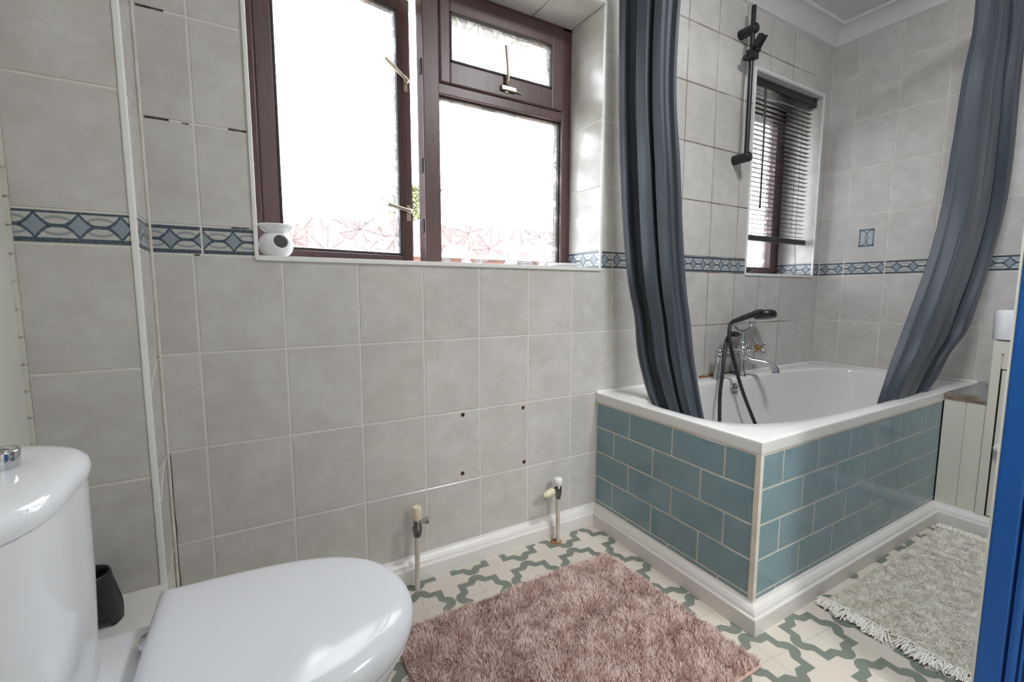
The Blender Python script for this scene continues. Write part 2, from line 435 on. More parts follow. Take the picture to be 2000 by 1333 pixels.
# reveals
revs = struct(sempty('trim_1', 'tiled reveal and sill of the large window'))
def bed(name, mat, x0, x1, y0, y1, z0, z1, p): return MB().box(x0, x1, y0, y1, z0, z1).build(name, mat, p)
bed('reveal_bed', M_GROUT_W, W1[1] - .0005, W1[1] + .004, .0, .205, W1[2], W1[3], revs)
tile_grid('tile', revs, 'right', (W1[1] + .004, 0, 0), [-.205, .002], [ZB1, 1.387, 1.637, 1.89, W1[3]], [], TH, T_WALL)
tile_grid('border_tile', revs, 'right', (W1[1] + .004, 0, 0), [-.205, .002], [ZB0, ZB1], [], TH, T_BORDER, uvper=MOTIF)
bed('reveal_bed', M_GROUT_D, W1[0], W1[1], .0, .205, W1[3] - .0065, W1[3] - .001, revs)
tile_grid('tile', revs, 'down', (0, 0, W1[3] - .002), [.50, .69, .893, 1.096, 1.299, 1.502, 1.697], [-.205, .002], [], TH, T_WALL)
bed('reveal_bed', M_GROUT_W, W1[0] - .006, W1[0] - .0005, .0, .205, W1[2], W1[3], revs)
tile_grid('tile', revs, 'left', (W1[0] - .004, 0, 0), [-.002, .205], [ZB1, 1.387, 1.637, 1.89, W1[3]], [], TH, T_WALL)
sill = MB().cbox(W1[0] - .004, W1[1] + .004, -.006, .204, W1[2] - .012, W1[2] + .0012, .001).build('sill', M_TRIM, revs)
for nm, b in (('edge_bead', (W1[0] - .008, W1[0] + .002, -.005, .004, W1[2] - .01, W1[3] + .008)), ('edge_bead', (W1[1] - .002, W1[1] + .008, -.005, .004, W1[2] - .01, W1[3] + .008)), ('edge_bead', (W1[0], W1[1], -.005, .004, W1[3] - .002, W1[3] + .008))):
    MB().cbox(*b, .002).build(nm, M_TRIM, revs)
revs2 = struct(sempty('trim_2', 'tiled reveal and sill of the narrow window'))
bed('reveal_bed', M_GROUT_W, W2[1] - .0005, W2[1] + .004, .0, .205, W2[2], W2[3], revs2)
tile_grid('tile', revs2, 'right', (W2[1] + .004, 0, 0), [-.205, .002], [ZB1, 1.387, 1.637, 1.885, W2[3]], [], TH, T_WALL, gap=.003)
tile_grid('border_tile', revs2, 'right', (W2[1] + .004, 0, 0), [-.205, .002], [ZB0, ZB1], [], TH, T_BORDER, uvper=MOTIF)
bed('soffit_board', M_TRIM, W2[0], W2[1], .0, .205, W2[3] - .006, W2[3] - .001, revs2)
bed('reveal_board', M_TRIM, W2[0] - .001, W2[0] + .004, .0, .205, W2[2], W2[3], revs2)
MB().cbox(W2[0] - .004, W2[1] + .004, -.006, .204, W2[2] - .012, W2[2] + .0012, .001).build('sill', M_TRIM, revs2)
for b in ((W2[0] - .008, W2[0] + .002, -.005, .004, W2[2] - .01, W2[3] + .008), (W2[1] - .002, W2[1] + .008, -.005, .004, W2[2] - .01, W2[3] + .008), (W2[0], W2[1], -.005, .004, W2[3] - .002, W2[3] + .008)):
    MB().cbox(*b, .002).build('edge_bead', M_TRIM, revs2)

# ------------------------------------------------------------------ right wall
wr = MB().box(RX + .0013, RX + .2, FY - .1, .3, 0, CZ + .05).build('wall_right', M_GROUT_W)
wall_right = struct(wr, 'tiled wall at the end of the bath')
rc = [0, .127, .32, .513, .706, .90, 1.10, 1.30, 1.50, 1.70, -FY]
tile_grid('tile', wall_right, 'right', (RX + TH, 0, 0), rc, [.304, .557, .810, ZB0], [], TH, T_WALL)
tile_grid('tile', wall_right, 'right', (RX + TH, 0, 0), rc, ROWS_UP, [], TH, T_WALL)
tile_grid('border_tile', wall_right, 'right', (RX + TH, 0, 0), rc, [ZB0, ZB1], [], TH, T_BORDER, uvper=MOTIF)
# small printed square motif on one tile
sq = MB(); y0, y1, z0, z1 = -.193, -.263, 1.215, 1.308; xf = RX - .0006
def qd(mb, a, b, c, d): mb.box(xf - .0004, xf, min(a, b), max(a, b), min(c, d), max(c, d))
qd(sq, y0, y0 - .007, z0, z1); qd(sq, y1, y1 + .007, z0, z1); qd(sq, y0, y1, z0, z0 + .007); qd(sq, y0, y1, z1 - .007, z1)
for sgn in (1, -1):
    yc = (y0 + y1) / 2 + sgn * .034; pr_ = None
    for i in range(15):
        t = -math.pi / 2 + math.pi * i / 14; p = (yc - sgn * math.cos(t) * .040, (z0 + z1) / 2 + math.sin(t) * .042)
        if pr_:
            n = Vector((-(p[1] - pr_[1]), p[0] - pr_[0])).normalized() * .0022
            q = [(xf - .0004, pr_[0] + n.x, pr_[1] + n.y), (xf - .0004, pr_[0] - n.x, pr_[1] - n.y), (xf - .0004, p[0] - n.x, p[1] - n.y), (xf - .0004, p[0] + n.x, p[1] + n.y)]
            sq.add(q, [(0, 1, 2, 3)])
        pr_ = p
M_PRINT = simple('blue_tile_print', lin(86, 106, 124), .3, col2=lin(110, 128, 142), nscale=120)
M_PRINTL = simple('pale_tile_print', lin(160, 170, 178), .3, col2=lin(182, 188, 192), nscale=120)
sqo = sq.build('square_motif', M_PRINT, wall_right, recalc=False)
MB().box(xf - .0002, xf + .0002, y1, y0, z0, z1).build('motif_ground', M_PRINTL, sqo)

# ------------------------------------------------------------------ boxing in the left corner + low ledge
BY = -.15
bx = MB().box(LW - .05, LX - .0013, BY + .0013, .0, .0, CZ)
wall_boxing = struct(bx.build('wall_boxing', M_GROUT_W), 'tiled pipe boxing in the left corner')
tile_grid('tile', wall_boxing, 'back', (0, BY + TH, 0), [LW + .006, LX - .009], [.285, .548, .80, ZB0 + .002], [], TH, T_WALL)
tile_grid('tile', wall_boxing, 'back', (0, BY + TH, 0), [LW + .006, LX - .009], [ZB1 - .002, 1.390, 1.64, 1.8875, 2.138, CZ], [], TH, T_WALL)
tile_grid('border_tile', wall_boxing, 'back', (0, BY + TH, 0), [LW + .006, LX - .009], [ZB0 + .002, ZB1 - .002], [], TH, T_BORDER, uvper=MOTIF)
tile_grid('tile', wall_boxing, 'left', (LX - TH, 0, 0), [BY + .009, .0], [.285, .548, .805, ZB0], [], TH, T_WALL)
tile_grid('tile', wall_boxing, 'left', (LX - TH, 0, 0), [BY + .009, .0], [ZB1, 1.3865, 1.637, 1.8875, 2.138, CZ], [], TH, T_WALL)
tile_grid('border_tile', wall_boxing, 'left', (LX - TH, 0, 0), [BY + .009, .0], [ZB0, ZB1], [], TH, T_BORDER, uvper=MOTIF)
MB().cbox(LX - .011, LX + .0015, BY - .0025, BY + .010, .28, CZ, .003).build('corner_bead', M_TRIM, wall_boxing)
# curved smears of sealant on the return and a long crack in the inner corner
for (z, dz) in ((.80, -.055), (.548, -.07), (.30, -.075)):
    pts = [(LX + .0006, -.005 - .125 * (i / 8), z + dz * (i / 8) ** 2) for i in range(9)]
    MB().tube(pts, .0013, 6).build('sealant_smear', M_GROUT_W, wall_boxing)
ck = MB(); zz = .04
pts = []
while zz < .56: pts.append((LX + .0085 + random.uniform(-.0012, .0012), -.0006, zz)); zz += .03
ck.tube(pts, [.0006 + .0006 * random.random() for _ in pts], 6).build('corner_crack', M_MOULD, wall_boxing)
MB().tube([(LX + .003, -.0015, z) for z in (.04, .4, .8, 1.2, 1.7, 2.3)], .004, 8).build('corner_sealant', M_GROUT_W, wall_boxing)
wl2 = MB().cbox(LW - .03, LX + .004, -.31, BY + .004, 0, .285, .004).build('wall_ledge', M_SKIRT)
struct(wl2, 'low white boxed ledge behind the toilet')

# ------------------------------------------------------------------ left wall, wall behind the camera, ceiling, hall
MB().box(LW - .15, LW, FY - .1, .3, 0, CZ + .05).build('wall_left', M_PAINT)
wall_left = struct(bpy.data.objects['wall_left'], 'cream painted wall behind the toilet')
mb = MB()
for i in range(16):   # ragged plaster edge where paint meets the boxing tiles
    z = .66 + i * .055; mb.box(LW - .004, LW + .004 + random.random() * .005, BY - .004, BY + .0015, z, z + .05)
mb.build('plaster_edge', M_PAINT, wall_left)
DX0, DX1, DZ = 1.25, 2.02, 2.0
mb = MB(); wall_cells(mb, [LW - .15, DX0, DX1, RX + .2], [0, DZ, CZ + .05], [(DX0, DX1, -1, DZ)], FY - .1, FY)
struct(mb.build('wall_front', M_PAINT, recalc=False), 'painted wall with the doorway behind the viewer')
mb = MB(); mb.box(DX0 - .06, DX0, FY - .1, FY + .012, 0, DZ + .06); mb.box(DX1, DX1 + .06, FY - .1, FY + .012, 0, DZ + .06); mb.box(DX0, DX1, FY - .1, FY + .012, DZ, DZ + .06)
struct(mb.build('trim_3', M_SKIRT, recalc=False), 'white door architrave behind the viewer')
mb = MB(); hy0, hy1 = FY - 1.3, FY - .1
mb.box(.2, 2.6, hy0 - .1, hy0, 0, CZ); mb.box(.1, .2, hy0, hy1, 0, CZ); mb.box(2.6, 2.7, hy0, hy1, 0, CZ); mb.box(.1, 2.7, hy0, hy1, CZ, CZ + .05); mb.box(.1, 2.7, hy0, hy1, -.05, 0)
struct(mb.build('wall_hall', M_PAINT, recalc=False), 'pale hallway outside the doorway')
ceil = struct(MB().box(LW - .15, RX + .2, FY - .1, .3, CZ, CZ + .06).build('ceiling', M_CEIL), 'white ceiling')
def cove(axis, p, a, b, sx):
    pr = [(0, 0), (0, -.085)] + [(.012 + .068 * (1 - math.cos(t)), -.080 + .068 * math.sin(t)) for t in [math.pi / 2 * i / 8 for i in range(9)]] + [(.085, 0)]
    poly = [(p + sx * u, CZ + v) for u, v in pr]
    return MB().prism(poly, a, b, 'YZ' if axis == 'X' else 'XZ')
struct(cove('X', .0, LW, RX, -1).build('trim_4', M_CEIL), 'coved cornice above the window wall')
struct(cove('Y', RX, FY, .0, -1).build('trim_5', M_CEIL), 'coved cornice above the bath end wall')

# ------------------------------------------------------------------ floor with printed vinyl
fl = MB().box(LW - .1, RX + .1, FY - .1, .05, -.05, 0.0).build('floor', M_VINYL)
floor = struct(fl, 'off-white vinyl floor with a sage green star and cross print')
P_, TH_ = .195, R(-4.5); C0 = Vector((1.619, -.816))
def ringpts():
    outer, inner = [], []
    N = 96
    for i in range(N):
        t = 2 * math.pi * i / N; d = Vector((math.cos(t), math.sin(t)))
        # inner eight-pointed star = union of a square and its 45 degree twin
        a = .0475; q = max(abs(d.x), abs(d.y)); q2 = (abs(d.x) + abs(d.y)) / math.sqrt(2)
        ri = max(a / q, a / q2)
        # outer outline = square with a round bump in the middle of each side
        b = .0705; ro = b / q
        for ax in ((1, 0), (-1, 0), (0, 1), (0, -1)):
            c = Vector(ax) * .0655; dc = d.dot(c); disc = dc * dc - c.length_squared + .0305 ** 2
            if disc > 0: ro = max(ro, dc + math.sqrt(disc))
        outer.append(d * ro); inner.append(d * ri)
    return outer, inner
ou, inn = ringpts(); N = len(ou)
pm = MB(); pl = MB(); rot = Matrix.Rotation(TH_, 2)
for i in range(-6, 11):
    for j in range(-6, 6):
        c = C0 + rot @ Vector((i * P_, j * P_))
        if not (LW - .05 < c.x < RX + .05 and FY < c.y < .1): continue
        vs = [(*(c + rot @ p), .0004) for p in ou] + [(*(c + rot @ p), .0004) for p in inn]
        pm.add(vs, [(k, (k + 1) % N, N + (k + 1) % N, N + k) for k in range(N)])
        for ax in (Vector((1, 0)), Vector((0, 1))):
            e = rot @ ax * .066; n = rot @ Vector((-ax.y, ax.x)) * .0006
            pl.add([(*(c - e - n), .0003), (*(c + e - n), .0003), (*(c + e + n), .0003), (*(c - e + n), .0003)], [(0, 1, 2, 3)])
pm.build('star_print', M_VGREEN, floor, recalc=False); pl.build('joint_print', M_VLINE, floor, recalc=False)

# ------------------------------------------------------------------ skirting boards
SKP = [(0, 0), (.030, 0), (.030, .048), (.028, .0515), (.0245, .052), (.0235, .054), (.021, .062), (.015, .070), (.007, .076), (.004, .082), (0, .082)]
def skirt(name, a, b, nrm, label, ma=0, mb_=0):
    """profile swept from a to b (xy), nrm points into the room; ma/mb_ = mitre at the ends"""
    a, b, n = Vector(a), Vector(b), Vector(nrm).normalized(); d = (b - a).normalized(); vs = []
    for p, m, sg in ((a, ma, -1), (b, mb_, 1)):
        for (o, z) in SKP: q = p + n * o + d * (o * m * sg); vs.append((q.x, q.y, z))
    k = len(SKP); fs = [tuple(range(k)), tuple(range(k, 2 * k))[::-1]] + [(i, i + k, (i + 1) % k + k, (i + 1) % k) for i in range(k)]
    return struct(MB().add(vs, fs).build(name, M_SKIRT), label)
def xl(y): return BATH_X + .033 * y        # the bath stands very slightly askew
PI_ = .004
skirt('baseboard_back', (LX, 0), (xl(0) + PI_, 0), (0, -1), 'white skirting under the window', 0, -1)
skirt('baseboard_bath_end', (xl(0) + PI_, 0), (xl(BATH_Y) + PI_, BATH_Y + PI_), (-1, -.033), 'white skirting along the short side of the bath', -1, 1)
skirt('baseboard_bath_front', (xl(BATH_Y) + PI_, BATH_Y + PI_), (CABX, BATH_Y + PI_), (0, -1), 'white skirting along the long side of the bath', 1, -1)
skirt('baseboard_cabinet', (CABX, BATH_Y + PI_), (CABX, -1.55), (-1, 0), 'white skirting under the cream cupboard', -1, 0)

# ------------------------------------------------------------------ bath panel with metro tiles
bp = thing('tiled_bath_surround', 'teal brick-laid glazed tiles boxing in the bath', 'bath surround', (2.2, -.6, 0))
e0 = Vector((xl(0) + PI_, 0, 0)); e1 = Vector((xl(BATH_Y) + PI_, BATH_Y + PI_, 0)); eu = (e1 - e0).normalized(); ew = eu.cross(Vector((0, 0, 1)))  # out of the panel
if ew.x > 0: ew = -ew
EL = (e1 - e0).length
mb = MB(); mb.prism([(e0.x - .0012, 0), (e1.x - .0012, e1.y - .0012), (CABX, e1.y - .0012), (CABX, e1.y + .03), (e1.x + .04, e1.y + .03), (e0.x + .04, 0)], .0, BATH_Z2 + .004)
mb.build('backing_board', M_GROUT_B, bp)
zrow = [.082, .0973, .2026, .3079, .4132, BATH_Z2 - .004]
endj = [[.196, .401, .604], [.112, .321, .526], [.200, .410, .615], [.114, .321, .526], [.200, .406, .609]]
frj = [[1.790, 1.985, 2.187, 2.385, 2.573, 2.768], [1.906, 2.111, 2.308, 2.506, 2.698, 2.895]]
fru = [None] * 5
fr_end = (eu, Vector((0, 0, 1)), ew); oe = e0 - ew * .003
of = Vector((0, e1.y + .003, 0))
for j in range(5):
    g = .0052
    u = [.008] + endj[j] + [EL - .012]
    for i in range(len(u) - 1): put_tile('metro_tile', bp, fr_end, oe - Vector((0, 0, 0)), [(u[i] + g / 2, u[i + 1] - g / 2, zrow[j] + g / 2, zrow[j + 1] - g / 2)], .0055, M_METRO, jit=.002, c=.001)
    x = [e1.x + .010] + frj[0 if j % 2 == 0 else 1] + [CABX - .001]
    for i in range(len(x) - 1): put_tile('metro_tile', bp, 'back', of, [(x[i] + g / 2, x[i + 1] - g / 2, zrow[j] + g / 2, zrow[j + 1] - g / 2)], .0055, M_METRO, jit=.002, c=.001)
for o in list(bp.children):   # children were laid out in world space
    pass
MB().prism([(e1.x - .004, e1.y - .004), (e1.x + .010, e1.y - .004), (e1.x + .010, e1.y + .004), (e1.x + .004, e1.y + .010), (e1.x - .004, e1.y + .010)], .08, BATH_Z2).build('corner_trim', M_GROUT_B, bp)

# ------------------------------------------------------------------ bathtub
bt = thing('bathtub', 'white acrylic bath with a rounded basin in the corner under the narrow window', 'bathtub', (2.52, -.38, 0))
BX1 = RX - .001; NB = 160; cxb, cyb, ax_, ay_ = 2.52, -.38, .785, .295
def sup(c, a, b, e, t):
    ct, st = math.cos(t), math.sin(t); return (c[0] + a * math.copysign(abs(ct) ** (2 / e), ct), c[1] + b * math.copysign(abs(st) ** (2 / e), st))
inner0 = [sup((cxb, cyb), ax_, ay_, 3.5, 2 * math.pi * i / NB) for i in range(NB)]
def outer_pt(p):
    d = Vector((p[0] - cxb, p[1] - cyb)); best = 9
    for (n, c) in ((Vector((0, 1)), -.001), (Vector((0, -1)), -BATH_Y), (Vector((1, 0)), BX1)):
        den = n.dot(d)
        if den > 1e-9: best = min(best, (c - n.dot(Vector((cxb, cyb)))) / den)
    den = -d.x + .033 * d.y    # left edge x = BATH_X+.033y
    if den > 1e-9: best = min(best, (cxb - BATH_X - .033 * cyb) / den)
    return Vector((cxb, cyb)) + d * best
outer = [outer_pt(p) for p in inner0]
# snap the nearest samples onto the four corners
for c in ((xl(BATH_Y), BATH_Y), (xl(0), -.001), (BX1, BATH_Y), (BX1, -.001)):
    k = min(range(NB), key=lambda i: (outer[i] - Vector(c)).length); outer[k] = Vector(c)
def rings(z, off):   # outer outline moved in by off
    out = []
    for p in outer:
        q = Vector((min(max(p.x, xl(p.y) + off), BX1 - off * .2), min(max(p.y, BATH_Y + off), -.001 - off * .2))); out.append((q.x, q.y, z))
    return out
def inr(z, k, e=3.5, dx=0):
    return [(*sup((cxb + dx, cyb), ax_ - k[0], ay_ - k[1], e, 2 * math.pi * i / NB), z) for i in range(NB)]
mid = [((outer[i].x + inner0[i][0]) / 2, (outer[i].y + inner0[i][1]) / 2, BATH_Z + .001) for i in range(NB)]
rg = [rings(BATH_Z2, .004), rings(BATH_Z2, .001), rings(BATH_Z2 + .002, 0), rings(BATH_Z2 + .006, 0), rings(BATH_Z - .008, 0), rings(BATH_Z - .003, .0002), rings(BATH_Z - .001, .0012), rings(BATH_Z - .0002, .003), rings(BATH_Z, .007), rings(BATH_Z + .0002, .012), mid,
      inr(BATH_Z - .0005, (-.004, -.004)), inr(BATH_Z - .004, (.004, .003)), inr(BATH_Z - .014, (.010, .007)), inr(BATH_Z - .05, (.018, .010)), inr(.38, (.045, .018), 3.3), inr(.25, (.085, .032), 3.2), inr(.18, (.12, .05), 3.0), inr(.155, (.16, .08), 2.8), inr(.148, (.26, .14), 2.5)]
body = MB().loft(rg, True, False, True).build('tub', M_ACRYL, bt, weld=True)
# sealant bead along the walls
MB().tube([(xl(0), -.003, BATH_Z + .002), (2.0, -.003, BATH_Z + .002), (2.6, -.003, BATH_Z + .002), (RX - .004, -.003, BATH_Z + .002), (RX - .004, -.3, BATH_Z + .002), (RX - .004, -.72, BATH_Z + .002)], .0045, 8).build('sealant_bead', M_TRIM, bt)
mb = MB()
for i in range(26):
    x = 2.33 + i * .0075; mb.box(x, x + .007, -.008 - random.random() * .004, -.004, BATH_Z + .002, BATH_Z + .006 + random.random() * (.006 + .02 * max(0, (i - 14) / 12) ** 2))
mb.build('rusty_sealant', M_RUST, bt)
mb = MB()
for i in range(18): x = 2.53 + i * .008; mb.box(x, x + .0075, -.008, -.003, BATH_Z + .002, BATH_Z + .005 + random.random() * .006)
mb.build('mouldy_sealant', M_MOULD, bt)
ov = MB().lathe([(.0001, -.006), (.024, -.006), (.031, -.004), (.033, 0), (.033, .004)], (2.482, -.097, .500), 28, 'Y').build('overflow_plate', M_CHROME, bt)
for dx, dz in ((-.010, .011), (.009, .011), (-.010, -.011), (.009, -.011)): MB().lathe([(.0001, -.0068), (.0042, -.0068), (.0044, -.0055)], (2.482 + dx, -.097, .500 + dz), 10, 'Y').build('overflow_hole', M_HOLE, ov)

# ------------------------------------------------------------------ bath mixer tap
TX, TY, TZ = 2.582, -.060, BATH_Z
tp = thing('bath_mixer_tap', 'traditional chrome bath mixer with cross handles standing on the bath rim', 'tap', (TX, TY, TZ))
for dx in (-.175, .0):
    MB().lathe([(.027, 0), (.029, .004), (.024, .010), (.020, .03), (.016, .07), (.0155, .095), (.019, .100), (.019, .118), (.012, .124)], (TX + dx, TY, TZ), 24).build('pillar', M_CHROME, tp)
zb = TZ + .128
mbd = MB().tube([(TX - .175, TY, zb), (TX + .115, TY, zb)], .0135, 20); mbd.sphere((TX - .175, TY, zb), .0185); mbd.sphere((TX, TY, zb), .030); mbd.sphere((TX, TY, zb + .03), .021)
mbd.tube([(TX, TY, zb), (TX, TY, zb + .075)], [.016, .0115], 16); mbd.tube([(TX, TY, zb - .005), (TX, TY, zb - .045)], [.02, .012], 16)
mbd.build('mixer_body', M_CHROME, tp)
for sgn in (1,):
    MB().tube([(TX + sgn * .098, TY, zb), (TX + sgn * .133, TY, zb)], [.016, .0175], 18).build('brass_collar', M_BRASS, tp)
    hb = MB().tube([(TX + sgn * .130, TY, zb), (TX + sgn * .160, TY, zb)], [.0095, .009], 14); hx = TX + sgn * .157
    for k in range(4):
        t = R(45 + 90 * k); e = (hx, TY + math.cos(t) * .030, zb + math.sin(t) * .030); hb.tube([(hx, TY, zb), e], [.0065, .0045], 10); hb.sphere(e, .0085, 12)
    hb.sphere((hx + sgn * .006, TY, zb), .0105, 12)
    hb.build('cross_handle', M_CHROME, tp)
MB().tube([(TX, TY - .004, zb - .03), (TX + .022, TY - .04, zb - .050), (TX + .048, TY - .085, zb - .056), (TX + .066, TY - .115, zb - .066), (TX + .074, TY - .130, zb - .086), (TX + .075, TY - .132, zb - .102)], [.015, .0145, .014, .0145, .016, .0175], 18).build('spout', M_CHROME, tp)
fh = MB().tube([(TX - .04, TY - .01, zb), (TX - .04, TY - .05, zb)], [.011, .009], 12)
for k_ in range(4):
    t = R(90 * k_); e = (TX - .04 + math.cos(t) * .028, TY - .047, zb + math.sin(t) * .028); fh.tube([(TX - .04, TY - .047, zb), e], [.0065, .0045], 10); fh.sphere(e, .0085, 12)
fh.sphere((TX - .04, TY - .053, zb), .0105, 12); fh.build('cross_handle', M_CHROME, tp)
lv = MB().tube([(TX + .045, TY - .02, zb + .004), (TX + .050, TY - .03, zb + .052)], [.006, .0048], 12); lv.sphere((TX + .050, TY - .03, zb + .056), .0085); lv.tube([(TX + .02, TY - .01, zb), (TX + .048, TY - .022, zb + .004)], .009, 12); lv.build('diverter_lever', M_CHROME, tp)
ck_ = MB().tube([(TX, TY, zb + .07), (TX, TY, zb + .092)], [.013, .010], 14)
arc = [(TX + .062 * math.sin(t), TY - .01 * math.sin(t) , zb + .150 - .055 * math.cos(t)) for t in [R(-62 + 124 * i / 14) for i in range(15)]]
ck_.tube(arc, .0062, 10); ck_.sphere(arc[0], .010); ck_.sphere(arc[-1], .010)
for p in (arc[0], arc[-1]): ck_.tube([(p[0], p[1] - .012, p[2] + .012), (p[0], p[1], p[2]), (p[0], p[1] + .012, p[2] + .012)], .0055, 8)
ck_.build('cradle', M_CHROME, tp)

# ------------------------------------------------------------------ hand shower + hose
hs = thing('hand_shower', 'black hand shower with a ribbed hose resting in the tap cradle', 'hand shower', (2.56, -.07, .82))
ha, hb_ = Vector((2.462, -.085, .830)), Vector((2.655, -.085, .868))
MB().tube([ha, ha.lerp(hb_, .12), ha.lerp(hb_, .5), hb_, hb_ + Vector((.03, 0, -.002))], [.0095, .0115, .0135, .0165, .020], 18).build('handle', M_BLACK, hs)
hd = MB().lathe([(.0001, .018), (.046, .015), (.053, .006), (.053, -.012), (.050, -.017), (.0001, -.017)], (0, 0, 0), 30)
tl = Matrix.Translation((2.712, -.088, .859)) @ Matrix.Rotation(R(8), 4, 'Y') @ Matrix.Rotation(R(-12), 4, 'X')
MB().add([tl @ Vector(p) for p in hd.v], hd.f, True).build('spray_head', M_BLACKM, hs)
def spline(pts, n):
    pts = [Vector(p) for p in pts]; out = []
    for i in range(len(pts) - 1):
        p0, p1, p2, p3 = pts[max(i - 1, 0)], pts[i], pts[i + 1], pts[min(i + 2, len(pts) - 1)]
        for k in range(n):
            t = k / n; out.append(.5 * ((2 * p1) + (p2 - p0) * t + (2 * p0 - 5 * p1 + 4 * p2 - p3) * t * t + (3 * p1 - p0 - 3 * p2 + p3) * t ** 3))
    return out + [pts[-1]]
hose = spline([(2.462, -.085, .830), (2.430, -.092, .815), (2.410, -.105, .76), (2.418, -.120, .68), (2.470, -.140, .52), (2.535, -.17, .36), (2.56, -.24, .20), (2.45, -.30, .168), (2.32, -.27, .175), (2.262, -.20, .30), (2.298, -.150, .47), (2.346, -.125, .62), (2.400, -.095, .72), (2.45, -.075, .762), (2.50, -.068, .768), (2.548, -.062, .762)], 18)
MB().tube(hose, [.0088 if i % 2 else .0075 for i in range(len(hose))], 10).build('hose', M_BLACK, hs)
MB().tube([(2.49, -.069, .768), (2.53, -.064, .765)], .0135, 14).build('hose_nut', M_BLACKM, hs)

# ------------------------------------------------------------------ black shower riser rail
rr = thing('shower_riser_rail', 'matt black riser rail with an empty slider fixed to the tiles', 'shower rail', (2.53, -.03, 1.57))
MB().tube([(2.53, -.062, 1.595), (2.53, -.062, 2.265)], .0105, 18).build('rail', M_BLACKM, rr)
for z in (2.165, 1.60): MB().lathe([(.0001, -.082), (.0195, -.082), (.022, -.078), (.022, .004), (.0001, .004)], (2.53, 0, z), 24, 'Y').build('wall_bracket', M_BLACKM, rr)
sl = MB().cbox(2.512, 2.548, -.088, -.045, 2.030, 2.078, .005); sl.tube([(2.53, -.062, 2.035), (2.495, -.045, 2.04)], .011, 14)
sl.build('slider', M_BLACKM, rr)
hk = MB()
for dx in (-.014, .014): hk.add([(2.53 + dx - .004, -.085, 2.06), (2.53 + dx + .004, -.085, 2.06), (2.53 + dx + .004, -.125, 2.115), (2.53 + dx - .004, -.125, 2.115), (2.53 + dx - .004, -.07, 2.085), (2.53 + dx + .004, -.07, 2.085), (2.53 + dx + .004, -.105, 2.125), (2.53 + dx - .004, -.105, 2.125)], [(0, 1, 2, 3), (4, 7, 6, 5), (0, 4, 5, 1), (1, 5, 6, 2), (2, 6, 7, 3), (3, 7, 4, 0)])
hk.tube([(2.512, -.088, 2.068), (2.548, -.088, 2.068)], .008, 10); hk.build('shower_holder', M_BLACKM, rr)

# ------------------------------------------------------------------ windows
def fbox(name, p, x0, x1, z0, z1, y0, y1, mat=None, c=.004): return MB().cbox(x0, x1, y0, y1, z0, z1, c).build(name, mat or M_WOOD, p)
def leaf_pane(name, p, x0, x1, z0, z1, y, n, seed):
    pane = MB().box(x0, x1, y - .002, y + .002, z0, z1).build(name, M_PANE, p)
    rnd = random.Random(seed); step = .0022 if x1 < 2.5 else .0036
    nx, nz = int((x1 - x0) / step), int((z1 - z0) / step)
    gx, gz = np.meshgrid(np.linspace(x0, x1, nx + 1), np.linspace(z0, z1, nz + 1))
    etch = np.zeros_like(gx); mask = np.zeros_like(gx); pts = []
    for _ in range(6000):     # overlapping leaves, each laid over the ones before
        q = (rnd.uniform(x0 - .03, x1 + .03), rnd.uniform(z0 - .03, z1 + .03))
        if all((q[0] - a) ** 2 + (q[1] - b) ** 2 > .098 ** 2 for a, b in pts): pts.append(q)
    for (cx, cz) in pts:
        rot_ = rnd.uniform(0, 6.28); sz = rnd.uniform(.084, .108); nl = rnd.choice((5, 6, 7)); dens = rnd.uniform(.82, 1.0)
        dx, dz = gx - cx, gz - cz
        for k in sorted(range(nl), key=lambda k: -abs(k - (nl - 1) / 2)):
            a = rot_ + (k - (nl - 1) / 2) * (2 * math.pi * .86 / nl); ln = sz * (1 - .10 * abs(k - (nl - 1) / 2)) * rnd.uniform(.92, 1.06); ca_, sa_ = math.cos(a), math.sin(a)
            t = (dx * ca_ + dz * sa_) / ln; wv = (-dx * sa_ + dz * ca_) / (ln * .36)
            lim = np.interp(t, [0, .25, .5, .68, .86, 1], [.02, .55, 1.0, .85, .36, 0]); aw = np.abs(wv)
            ins = (t > 0) & (t < 1) & (aw < lim + .02)
            vein = np.abs(((t * 10.0 - aw * 3.2) % 1.0) - .5) * 2
            e = dens - np.where(wv > 0, .34, .0) - rnd.uniform(0, .08) - np.clip((vein - .60) / .4, 0, 1) * .38 - np.where(aw < .07, .35, 0.0) - np.clip((aw - lim + .13) / .13, 0, 1) * .30
            etch = np.where(ins, e, etch); mask = np.where(ins, 1.0, mask)
    V = np.stack([gx, np.full_like(gx, y - .0026), gz], -1).reshape(-1, 3)
    ii = (np.arange(nz)[:, None] * (nx + 1) + np.arange(nx)[None, :]).reshape(-1)
    F = np.stack([ii, ii + 1, ii + nx + 2, ii + nx + 1], -1)
    me = bpy.data.meshes.new('leaf_etching'); me.from_pydata(V.tolist(), [], F.tolist()); me.update()
    at = me.attributes.new('etch', 'FLOAT_VECTOR', 'POINT')
    at.data.foreach_set('vector', np.stack([np.clip(etch, 0, 1), mask, mask * 0], -1).reshape(-1).astype(np.float32))
    me.materials.append(M_LEAF)
    o = link('leaf_etching', me, None); o.parent = pane; o['kind'] = 'stuff'
    o.matrix_parent_inverse = Matrix.Identity(4)
    if '_o' in p: pass
    return pane
win1 = sempty('window_1', 'brown framed window of leaf patterned glass with an open left casement')
FY0, FY1 = .200, .262
fbox('frame_jamb', win1, .488, .520, 1.060, 2.066, FY0, FY1); fbox('frame_jamb', win1, 1.652, 1.706, 1.060, 2.066, FY0, FY1)
fbox('frame_head', win1, .488, 1.706, 2.040, 2.070, FY0, FY1); fbox('frame_sill', win1, .488, 1.706, 1.050, 1.078, FY0, FY1 + .03)
